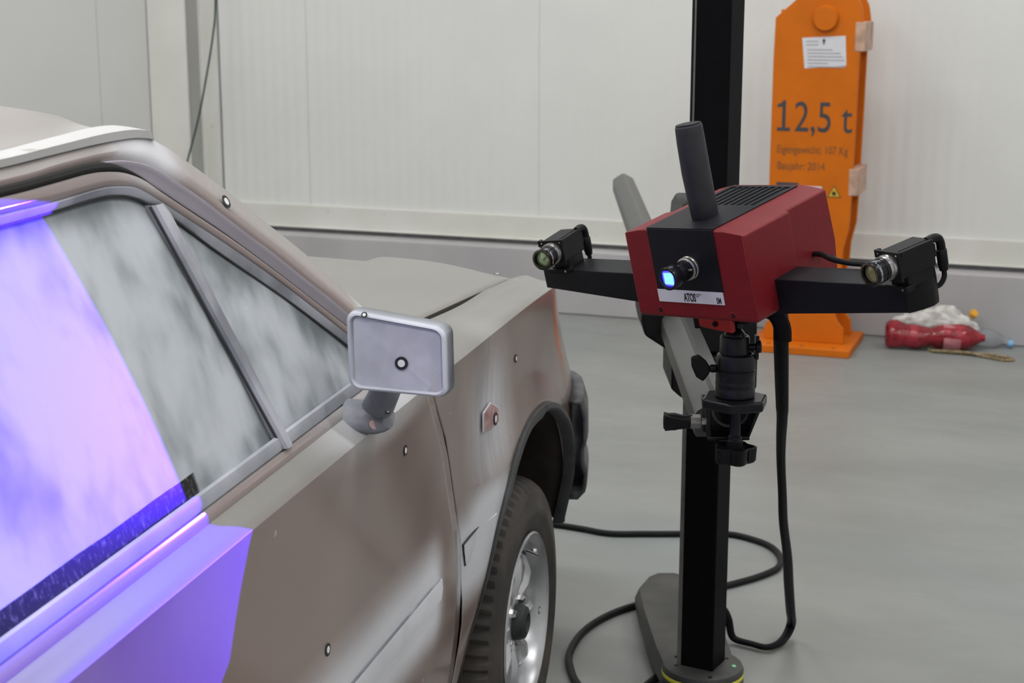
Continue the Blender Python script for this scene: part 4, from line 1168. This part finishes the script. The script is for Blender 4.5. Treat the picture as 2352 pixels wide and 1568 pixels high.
# ================================================================== BALL HEAD on the arm
HC = Vector((.372, 2.60, 0)); head = empty('tripod_head', (.3381, 2.4179, .8123))
tag(head, 'black metal ball head with clamp knobs, holding the red scanner on the grey arm', 'tripod head')
HO = Vector((.372, 2.66, .745)); HT = Matrix.Scale(.909, 4) @ Matrix.Translation(-HO); HQ = HT.inverted() @ Matrix.Translation(-head.location) @ SM
def hb(mb, *a, **k): k.setdefault('parent', head); return mb.xform(HT).build(*a, **k)
x0, y0 = .372, 2.60
mb = MB('black_gloss'); mb.lathe([(.033, .822), (.033, .834), (.0325, .835), (.0325, .840), (.033, .841), (.033, .846), (.0325, .847), (.0325, .851), (.033, .852), (.033, .866), (.0315, .867), (.0315, .868), (.033, .869), (.033, .887), (.031, .892), (.0262, .894)], (x0, y0, 0), axis=(0, 0, 1), n=56, caps=False); hb(mb, 'head_barrel', angle=35)
mb = MB('black_gloss'); mb.lathe([(.0245, .890), (.0245, .921), (.0225, .924), (.0195, .924), (.018, .915)], (x0 - .003, y0, 0), axis=(0, 0, 1), n=48, caps=False); mb.sphere((x0 - .003, y0, .920), .0185, 32); hb(mb, 'ball_socket', angle=40)
mb = MB('black_gloss'); mb.lathe([(.0075, 0), (.0075, .04)], (x0, y0, .925), axis=(.10, .12, 1), n=20); hb(mb, 'ball_stem')
mb = MB('black_gloss'); mb.lathe([(.006, 0), (.006, .012), (.011, .013), (.011, .020), (.006, .021)], (x0 + .020, y0 - .004, .905), axis=(1, -.2, .1), n=16); mb.box((x0 + .030, y0 - .012, .885), (x0 + .036, y0 + .004, .925)); hb(mb, 'friction_knob', bevel=.001)
# quick plate follows the tilt of the scanner
QP = HQ
mb = MB('black_plastic'); mb.box((-.034, -.038, -.030), (.034, .036, -.0004)); mb.xform(QP); hb(mb, 'quick_plate', bevel=.003)
mb = MB('clamp_red'); mb.hexa([(-.050, -.050, -.033), (.013, -.052, -.040), (.013, -.042, -.040), (-.050, -.040, -.033), (-.050, -.050, -.014), (.014, -.052, -.018), (.014, -.042, -.018), (-.050, -.040, -.014)]); mb.xform(QP); hb(mb, 'release_lever', bevel=.002)
mb = MB('black_plastic'); mb.cyl((-.055, -.044, -.036), (-.055, -.044, -.006), .007, 14); mb.cyl((-.016, -.054, -.026), (-.016, -.046, -.026), .0042, 12); mb.xform(QP); hb(mb, 'lever_pivot')
# hexagonal platform with raised rim
mb = MB('black_gloss')
hexp = [(.0585 * math.cos(math.radians(a)) * 1.0, .0585 * math.sin(math.radians(a))) for a in (-105, -45, 15, 75, 135, 195)]
hexp = [(x0 + a, y0 + b) for a, b in hexp]
mb.prism(hexp, Matrix.Translation((0, 0, .802)), .018); hb(mb, 'clamp_plate', bevel=.004, seg=3)
# bracket below with ring window
mb = MB('black_gloss')
Fb = frame(Vector((x0, y0 + .045, .80)), Vector((1, 0, 0)), Vector((0, 0, 1)), Vector((0, -1, 0)))
mb.hexa([(x0 - .041, y0 + .02, .742), (x0 - .034, y0 + .02, .742), (x0 - .034, y0 + .075, .742), (x0 - .041, y0 + .075, .742), (x0 - .048, y0 - .006, .804), (x0 - .040, y0 - .006, .804), (x0 - .040, y0 + .075, .804), (x0 - .048, y0 + .075, .804)])
mb.hexa([(x0 + .024, y0 + .02, .742), (x0 + .030, y0 + .02, .742), (x0 + .030, y0 + .075, .742), (x0 + .024, y0 + .075, .742), (x0 + .038, y0 - .006, .804), (x0 + .046, y0 - .006, .804), (x0 + .046, y0 + .075, .804), (x0 + .038, y0 + .075, .804)])
mb.box((x0 - .045, y0 + .055, .742), (x0 + .034, y0 + .062, .804)); mb.box((x0 - .040, y0 + .018, .738), (x0 + .030, y0 + .075, .744))
hb(mb, 'bracket', bevel=.0015)
mb = MB('col_grey', 'void'); mb.use(0).lathe([(.0335, 0), (.0335, .004), (.029, .004), (.029, 0)], (x0 + .001, y0 + .055, .785), axis=(0, -1, 0), n=40, caps=False); mb.use(1).lathe([(.022, .0015), (.0, .0015)], (x0 + .001, y0 + .055, .785), axis=(0, -1, 0), n=32, caps=False); hb(mb, 'ring_window', angle=40)
mb = MB('black_gloss'); mb.lathe([(.0095, .728), (.0095, .745), (.0115, .746), (.0115, .752), (.0095, .753), (.0095, .805)], (x0 + .002, y0, 0), axis=(0, 0, 1), n=28); hb(mb, 'clamp_screw', angle=35)
mb = MB('black_plastic'); pts_ = []
for i in range(72):
    a = 2 * math.pi * i / 72; r = .0335 + .0042 * math.cos(5 * a + .6); pts_.append((x0 + .002 + r * math.cos(a), y0 + r * math.sin(a)))
rows = []
for z, k in ((.706, .80), (.7075, .90), (.711, .97), (.733, 1.0), (.734, .95), (.734, .90)): rows.append([(x0 + .002 + (a - x0 - .002) * k, y0 + (b - y0) * k, z) for a, b in pts_])
mb.loft(rows, closed=True); mb._f([mb.bm.verts.new(p) for p in rows[0]]); mb._f([mb.bm.verts.new((a, b, .722)) for a, b in [(x0 + .002 + (a - x0 - .002) * .9, y0 + (b - y0) * .9) for a, b in pts_]]); mb.loft([rows[-1], [(a, b, .722) for a, b, c in rows[-1]]], closed=True)
mb.lathe([(.014, .715), (.014, .744), (.012, .746)], (x0 + .002, y0, 0), axis=(0, 0, 1), n=28)
for k in range(5):
    a = math.radians(72 * k + 30); e = Vector((math.cos(a), math.sin(a), 0)); t_ = Vector((-math.sin(a), math.cos(a), 0)); c = Vector((x0 + .002, y0, 0))
    mb.hexa([c + e * r + t_ * s_ + Vector((0, 0, z)) for z in (.712, .731) for r, s_ in ((.010, -.0018), (.031, -.0018), (.031, .0018), (.010, .0018))])
hb(mb, 'star_knob', angle=40)
mb = MB('black_plastic'); mb.lathe([(.0, .0), (.013, .001), (.0148, .006), (.0152, .020), (.0120, .032), (.0118, .045), (.0125, .046), (.0125, .050)], (.256, 2.63, .768), axis=(1, 0, 0), n=28, sx=1.0, sy=.8); mb.hexa([(.258, 2.615, .755), (.300, 2.622, .758), (.300, 2.640, .758), (.258, 2.645, .755), (.258, 2.615, .782), (.300, 2.622, .770), (.300, 2.640, .770), (.258, 2.645, .782)])
side_knob = hb(mb, 'side_knob', bevel=.0012, angle=40)
mb = MB('col_grey'); mb.lathe([(.0128, 0), (.0128, .017), (.010, .0185)], (.302, 2.63, .768), axis=(1, 0, 0), n=8); hb(mb, 'knob_collar', angle=30)
mb = MB('silver'); mb.lathe([(.0055, 0), (.0055, .014)], (.318, 2.63, .768), axis=(1, 0, 0), n=14); hb(mb, 'knob_bolt')
mb = MB('black_plastic'); mb.lathe([(.007, 0), (.007, .012)], (x0 - .044, y0 - .002, .868), axis=(1, 0, 0), n=16)
wing = [(-.075, .046), (-.062, .050), (-.050, .040), (-.044, .030), (-.044, .018), (-.054, .004), (-.066, .012), (-.074, .030)]
mb.prism([(a, b - .03) for a, b in wing], frame(Vector((x0, y0 + .004, .872)), Vector((1, 0, 0)), Vector((0, 0, 1)), Vector((0, -1, 0))), .011)
hb(mb, 'wing_knob', bevel=.003, seg=3)

# ================================================================== STUDIO STAND
SOX = Vector((.4035, 3.172, 0)); stand = empty('studio_stand', SOX)
tag(stand, 'tall black column stand with a grey cross arm and cast feet, carrying the red scanner', 'stand')
ST = Matrix.Translation(-SOX)
def stb(mb, *a, **k): k.setdefault('parent', stand); return mb.xform(ST).build(*a, **k)
th = math.radians(29); s_ = .0723
C1 = Vector((.4175, 3.1225, 0)); ex = Vector((-math.cos(th), math.sin(th), 0)); ey = Vector((math.sin(th), math.cos(th), 0))
CM_ = frame(C1, ex, ey, Vector((0, 0, 1)))
mb = MB('col_black'); mb.box((0, 0, .075), (s_, s_, 2.55)); mb.xform(CM_); stb(mb, 'column', bevel=.0035, seg=3)
mb = MB('col_grey'); mb.box((s_ - .001, .004, .09), (s_ + .010, .018, 2.52)); mb.xform(CM_); stb(mb, 'guide_rail', bevel=.001)
mb = MB('cable'); mb.cyl((.3505, 3.165, 1.06), (.3505, 3.165, 2.5), .0026, 8); stb(mb, 'counterweight_cable')
mb = MB('col_black'); mb.box((.30, 3.08, 2.5), (.50, 3.27, 2.60)); stb(mb, 'column_head', bevel=.01)
mb = MB('cast_grey', 'yellow', 'black_plastic')
mb.use(0).lathe([(.0, .094), (.074, .094), (.083, .090), (.086, .082), (.086, .062)], (SOX.x, SOX.y, 0), axis=(0, 0, 1), n=56, caps=False)
mb.use(1).lathe([(.0862, .078), (.0868, .076), (.0868, .071), (.0862, .069)], (SOX.x, SOX.y, 0), axis=(0, 0, 1), n=56, caps=False)
mb.use(2).lathe([(.086, .062), (.086, .022), (.080, .018), (.0, .018)], (SOX.x, SOX.y, 0), axis=(0, 0, 1), n=56, caps=False); stb(mb, 'base_hub', angle=35)
mb = MB('green_dot'); mb.lathe([(.0055, .0935), (.0055, .0955)], (.466, 3.150, 0), axis=(0, 0, 1), n=20, sx=.8); stb(mb, 'bubble_level')
for ax_, ay_ in ((.345, 3.155), (.35, 3.20), (.456, 3.19), (.41, 3.098)):
    mb = MB('void'); mb.lathe([(.0045, .0936), (.0045, .0946)], (ax_, ay_, 0), axis=(0, 0, 1), n=16); stb(mb, 'bolt')
def foot(ang):
    mb = MB('cast_grey'); m = Matrix.Translation((SOX.x, SOX.y, 0)) @ Matrix.Rotation(ang, 4, 'Z')
    rw = .070 if ang < 2 else .035; out = [(-.02, -rw), (.15, -(rw + .01)), (.36, -.082), (.50, -.078), (.575, -.045), (.60, -.020), (.60, .020), (.575, .045), (.50, .078), (.36, .082), (.15, rw + .01), (-.02, rw)]
    low = [(x * 1.02, y * 1.12) for x, y in out]
    mb.loft([[m @ Vector((x, y, z)) for x, y in pl] for pl, z in ((low, .024), (low, .040), (out, .068))], closed=True)
    mb._f([mb.bm.verts.new(m @ Vector((x, y, .068))) for x, y in out]); mb._f([mb.bm.verts.new(m @ Vector((x, y, .024))) for x, y in low[::-1]])
    f = stb(mb, 'foot', bevel=.006, seg=3)
    mb = MB('rubber'); mb.lathe([(.028, 0), (.028, .026)], m @ Vector((.54, 0, 0)), axis=(0, 0, 1), n=20); stb(mb, 'foot_pad', parent=f)
for a in (92, 238, 302): foot(math.radians(a))
mb = MB('rubber'); mb.lathe([(.05, 0), (.05, .02)], (SOX.x, SOX.y, 0), axis=(0, 0, 1), n=24); stb(mb, 'foot_pad')
# carriage on the column
mb = MB('black_plastic')
mb.prism([(.315, .71), (.335, .692), (.478, .700), (.484, .715), (.484, .775), (.315, .775)], frame(Vector((0, 3.27, 0)), Vector((1, 0, 0)), Vector((0, 0, 1)), Vector((0, -1, 0))), .185)
stb(mb, 'carriage_collar', bevel=.004)
mb = MB('black_plastic')
mb.prism([(.255, .845), (.262, .815), (.300, .790), (.322, .778), (.484, .778), (.484, 1.0), (.43, 1.075), (.335, 1.078), (.325, 1.060), (.318, .97), (.318, .90), (.258, .90)], frame(Vector((0, 3.27, 0)), Vector((1, 0, 0)), Vector((0, 0, 1)), Vector((0, -1, 0))), .17)
stb(mb, 'carriage_housing', bevel=.006, seg=3)
mb = MB('col_grey'); mb.cyl((.345, 3.09, 1.03), (.345, 3.098, 1.03), .012, 20); stb(mb, 'bolt')
# grey cross arm running back through the carriage
A0 = Vector((.3182, 2.4225, .8278)); A1 = Vector((.357, 5.15, .874)); ad = (A1 - A0).normalized(); ax_ = ad.cross(Vector((0, 0, 1))).normalized(); az_ = ax_.cross(ad)
mb = MB('arm_grey'); sec = [(-.030, -.028), (.030, -.028), (.033, -.024), (.033, .012), (.028, .017), (.004, .030), (-.004, .030), (-.029, .014), (-.033, .008), (-.033, -.024)]
mb.loft([[p + ax_ * a + az_ * b for a, b in sec] for p in (A0, A0.lerp(A1, .5), A1)], closed=True)
mb._f([mb.bm.verts.new(A0 + ax_ * a + az_ * b) for a, b in sec]); mb._f([mb.bm.verts.new(A1 + ax_ * a + az_ * b) for a, b in sec])
stb(mb, 'cross_arm', bevel=.0015, angle=25)

# ================================================================== CABLES
P = [(0.391, 2.382, 1.049), (0.399, 2.371, 1.029), (0.405, 2.373, 0.999), (0.414, 2.414, 0.951), (0.429, 2.484, 0.878), (0.446, 2.565, 0.798), (0.462, 2.658, 0.729), (0.478, 2.743, 0.663), (0.503, 2.859, 0.567), (0.528, 2.977, 0.47), (0.565, 3.126, 0.348), (0.596, 3.268, 0.232), (0.629, 3.413, 0.113), (.650, 3.51, .045), (.640, 3.505, .018), (.615, 3.465, .012), (.582, 3.442, .012), (.550, 3.462, .012), (.520, 3.482, .013), (.508, 3.488, .024), (.500, 3.492, .060), (.485, 3.490, .084), (.455, 3.47, .086), (.425, 3.40, .083), (.420, 3.34, .083)]
org = Vector((.60, 3.46, 0)); mb = MB('sleeve'); sp_ = smooth_path(P, 6)
mb.tube([p - org for p in sp_], .0105, 12, flat=.75, rad=[.0105 + .0016 * math.sin(i * .11) + (.001 if i < 30 else 0) for i in range(len(sp_))])
o = mb.build('sleeved_cable'); o.location = org
tag(o, 'thick braided black cable hanging from the red scanner down to the floor', 'cable')
# strap holding the cable under the arm
mb = MB('black_plastic'); mb.tube(smooth_path([(0.356, 2.382, 1.03), (0.373, 2.363, 1.019), (0.391, 2.35, 1.012), (0.402, 2.345, 0.994), (0.405, 2.35, 0.971)], 5), .0145, 12, flat=.5, rad=None); mb.xform(SM.inverted()); mb.build('cable_strap', scan)
P = [(-.16, 4.44), (.03, 4.35), (.14, 4.305), (.2, 4.275), (.27, 4.238), (.367, 4.235), (.463, 4.235), (.548, 4.235), (.619, 4.224), (.691, 4.149), (.713, 4.063), (.699, 3.98), (.656, 3.923), (.581, 3.864), (.462, 3.794), (.325, 3.721), (.235, 3.645), (.168, 3.543), (.131, 3.417), (.131, 3.321), (.145, 3.242), (.187, 3.144), (.235, 3.14), (.288, 3.237), (.325, 3.30)]
org = Vector((.30, 4.2, 0)); mb = MB('cable'); mb.tube([Vector((x, y, .0085)) - org for x, y in [(q.x, q.y) for q in smooth_path([(a, b, 0) for a, b in P], 8)]], .0085, 12)
o = mb.build('floor_cable'); o.location = org
tag(o, 'long black cable looping over the grey floor around the foot of the stand', 'cable')

# ================================================================== LIFTING BEAM
BE1, BE2 = WX, WN; BO = Vector((1.3840, 6.5449, 0)); BMt = frame(BO, BE1, BE2, Vector((0, 0, 1)))
beam = empty('lifting_beam', mat=BMt)
tag(beam, 'tall orange steel lifting beam marked 12,5 t standing upright against the white wall', 'lifting beam')
XZ = lambda y: frame(Vector((0, y, 0)), Vector((1, 0, 0)), Vector((0, 0, 1)), Vector((0, -1, 0)))
def arc(cx, cz, r, a0, a1, n=8): return [(cx + r * math.cos(math.radians(lerp(a0, a1, i / n))), cz + r * math.sin(math.radians(lerp(a0, a1, i / n)))) for i in range(n + 1)]
outline = [(0, .033), (-.007, .099), (-.030, .125), (-.045, .165), (-.045, .25), (-.023, .363), (-.019, .436), (.000, .52), (.005, .673), (.006, .79), (.009, 1.0), (.011, 1.24), (.022, 1.262), (.022, 1.345)] + arc(-.085, 1.385, .100, 5, 78, 8) + [(-.16, 1.492), (-.20, 1.485), (-.254, 1.438), (-.333, 1.368), (-.337, 1.2), (-.337, .73), (-.333, .43), (-.318, .363), (-.295, .25), (-.295, .165), (-.31, .125), (-.333, .099), (-.335, .033)]
mb = MB('orange'); mb.prism(outline, XZ(.022), .022); front = mb.build('front_plate', beam, bevel=.003)
mb = MB('orange'); mb.prism(outline, XZ(.225), .022); mb.build('rear_plate', beam, bevel=.003)
mb = MB('orange'); mb.box((-.315, .022, .05), (-.085, .203, 1.40)); mb.build('inner_web', beam, smooth=False)
mb = MB('orange'); mb.box((-.385, -.118, 0), (.041, .295, .033)); base = mb.build('base_plate', beam, bevel=.004)
for x, y in ((-.30, -.085), (-.16, -.085), (-.03, -.085), (-.02, .25)):
    mb = MB('orange_ink'); mb.lathe([(.009, .032), (.009, .0335)], (x, y, 0), axis=(0, 0, 1), n=16); mb.build('bolt_hole', base)
mb = MB('orange'); mb.lathe([(.052, 0), (.052, .012), (.046, .020), (.0, .021)], (-.130, 0, 1.366), axis=(0, -1, 0), n=40, caps=False); mb.build('pin_boss', beam, angle=50)
for z0, z1 in ((1.236, 1.352), (.655, .765)):
    mb = MB('orange_worn'); mb.box((-.01, -.002, z0), (.030, .225, z1)); mb.build('spacer_block', beam, bevel=.003)
for sz in (1.352, .765): pass
TB = lambda x, z, sx=1: frame(Vector((x, -.0006, z)), Vector((1, 0, 0)), Vector((0, 0, 1)), Vector((0, -1, 0)))
text_mesh('2,5 t', .176, TB(-.245, .911), 'slate_ink', 'lettering', front, .0003, .76, space=.98)
mb = MB('slate_ink'); mb.prism([(-.312, .911), (-.258, .911), (-.258, .925), (-.278, .925), (-.278, 1.036), (-.289, 1.036), (-.298, 1.024), (-.312, 1.020), (-.312, 1.007), (-.292, 1.010), (-.292, .925), (-.312, .925)], XZ(0), .0009); mb.build('lettering', front, smooth=False)
text_mesh('Eigengewicht: 107 Kg', .046, TB(-.311, .822), 'orange_ink', 'lettering', front, .0003, .74, space=1.0)
text_mesh('Baujahr: 2014', .046, TB(-.307, .754), 'orange_ink', 'lettering', front, .0003, .78)
def quad_label(pts, y, mat, name, parent):
    mb = MB(mat); V = [mb.bm.verts.new((x, yy, z)) for yy in (y, y - .0012) for x, z in pts]
    mb._f(V[:4]); mb._f(V[4:][::-1])
    for i in range(4): mb._f([V[i], V[(i + 1) % 4], V[4 + (i + 1) % 4], V[4 + i]])
    return mb.build(name, parent, smooth=False)
lab = quad_label([(-.208, 1.166), (-.040, 1.180), (-.048, 1.298), (-.222, 1.288)], 0, 'paper', 'paper_sheet', beam)
mb = MB('paper_ink', 'ink')
for i, (a, b) in enumerate(((.06, .34), (.06, .34), (.08, .68), (.08, .86), (.08, .90), (.08, .94), (.08, .55), (.08, .95))):
    z = 1.275 - i * .0135 - (.006 if i > 1 else 0); xa, xb = -.216 + a * .172 + i * .0012, -.216 + b * .172 + i * .0012; mb.use(0).box((xa, -.0020, z - .003), (xb, -.0011, z + .002))
mb.use(1).box((-.136, -.0022, 1.262), (-.131, -.0011, 1.285)); mb.box((-.139, -.0022, 1.274), (-.128, -.0011, 1.281)); mb.build('printed_lines', lab, smooth=False)
quad_label([(-.306, .676), (-.215, .676), (-.215, .700), (-.306, .700)], 0, 'slate_ink', 'type_sticker', beam)
quad_label([(-.198, .66), (-.118, .66), (-.118, .688), (-.198, .688)], 0, 'paper', 'blank_sticker', beam)
mb = MB('warn_yellow', 'ink'); tri = [(-.096, .646), (-.038, .646), (-.067, .695)]
mb.use(1).prism(tri, XZ(0), .0012); mb.use(0).prism([(-.067 + (a + .067) * .82, .663 + (b - .663) * .82) for a, b in tri], XZ(0), .0018); mb.use(1).prism([(-.074, .655), (-.062, .653), (-.058, .662), (-.066, .672), (-.075, .668)], XZ(0), .0022); mb.build('warning_sticker', beam, smooth=False)

# ================================================================== LITTER BY THE WALL
def bottle(name, p0, p1, prof, mat, crush, seed, label, n=28):
    p0, p1 = Vector(p0), Vector(p1); ax = (p1 - p0); L = ax.length; ax.normalize(); ref = Vector((0, 0, 1)); a = (ref - ax * ref.dot(ax)).normalized(); b = ax.cross(a)
    mb = MB(mat); rows = []
    for f, r in prof:
        row = []
        for i in range(n):
            an = 2 * math.pi * i / n; q = p0 + ax * (f * L); d = a * math.cos(an) + b * math.sin(an)
            k = 1 + crush * noise.noise((q + d * .05) * 17 + Vector((seed, 0, 0))) * 2 * (1 if f < .75 else .3)
            row.append(q + d * r * k)
        rows.append(row)
    mb.loft(rows, closed=True); mb._f([mb.bm.verts.new(p) for p in rows[0]])
    zmin = min(v.co.z for v in mb.bm.verts); 
    bmesh.ops.translate(mb.bm, vec=Vector((0, 0, .0005 - zmin)) - Vector((p0.x, p0.y, 0)), verts=mb.bm.verts)
    o = mb.build(name, angle=70); o.location = (p0.x, p0.y, 0); return o, ax
o, ax1 = bottle('plastic_bottle', (1.573, 6.622, .052), (1.978, 6.567, .046), [(.0, .030), (.008, .044), (.05, .053), (.12, .054), (.2, .047), (.30, .052), (.38, .050), (.44, .042), (.48, .040), (.52, .051), (.58, .054), (.76, .054), (.84, .048), (.91, .033), (.96, .018), (1.0, .014)], 'red_plastic', .16, 3.1, None)
tag(o, 'crumpled dark red plastic bottle lying on the floor under the white bag', 'bottle')
mb = MB('red_label'); mb.lathe([(.0552, .235), (.0556, .24), (.0556, .300), (.0552, .305)], (0, 0, .056), axis=(.405, -.055, -.006), n=28, caps=False); mb.build('bottle_label', o)
o, ax2 = bottle('plastic_bottle', (1.92, 6.668, .040), (2.095, 6.618, .022), [(.0, .025), (.01, .036), (.1, .040), (.3, .038), (.5, .040), (.66, .038), (.78, .028), (.88, .016), (.95, .0125), (1.0, .0125)], 'clear_plastic', .10, 8.2, None)
tag(o, 'clear plastic water bottle with a light blue cap lying behind the red bottle', 'bottle')
mb = MB('blue_cap'); d_ = Vector((.175, -.050, -.02)); mb.lathe([(.0155, 0), (.0158, .001), (.0158, .022), (.014, .0245)], d_ * .97 + Vector((0, 0, .042)), axis=d_, n=24); mb.build('bottle_cap', o, angle=40)
# white bag slumped behind
mb = MB('bag'); res = bmesh.ops.create_icosphere(mb.bm, subdivisions=5, radius=1)
for v in mb.bm.verts:
    d = v.co.copy(); k = 1 + .28 * noise.noise(d * 1.7 + Vector((4, 1, 2))) + .14 * noise.noise(d * 4.5) + .06 * noise.noise(d * 11)
    v.co = Vector((d.x * .165 * k, d.y * .036 * k, max(-.072, d.z * .075 * k) + .072 + .014 * math.cos(d.x * 2)))
o = mb.build('plastic_bag', angle=80); o.location = (1.86, 6.765, 0); o.rotation_euler = (0, 0, WALL_ANG)
o.location = (1.815, 6.708, 0.0)
tag(o, 'dirty white plastic bag heaped behind the red bottle against the grey plinth', 'bag')
mb = MB('cap_yellow'); mb.lathe([(.018, 0), (.018, .018), (.015, .021)], (0, 0, 0), axis=(.2, -.6, .5), n=24); o = mb.build('bottle_cap', angle=40); o.location = (1.945, 6.655, .137)
tag(o, 'orange-yellow screw cap resting on top of the white bag', 'cap')
P = [(1.745, 6.565, .006), (1.78, 6.525, .006), (1.84, 6.505, .007), (1.91, 6.475, .007), (1.975, 6.455, .010), (2.035, 6.41, .007), (2.04, 6.375, .006), (2.0, 6.375, .006), (1.945, 6.43, .007), (1.89, 6.475, .013), (1.82, 6.505, .012), (1.75, 6.53, .010)]
mb = MB('rope'); mb.tube([Vector(p) - Vector((1.95, 6.45, 0)) for p in smooth_path(P, 8)], .0065, 10); o = mb.build('rope'); o.location = (1.95, 6.45, 0)
tag(o, 'short tan rope with a loop lying in front of the red bottle', 'rope')
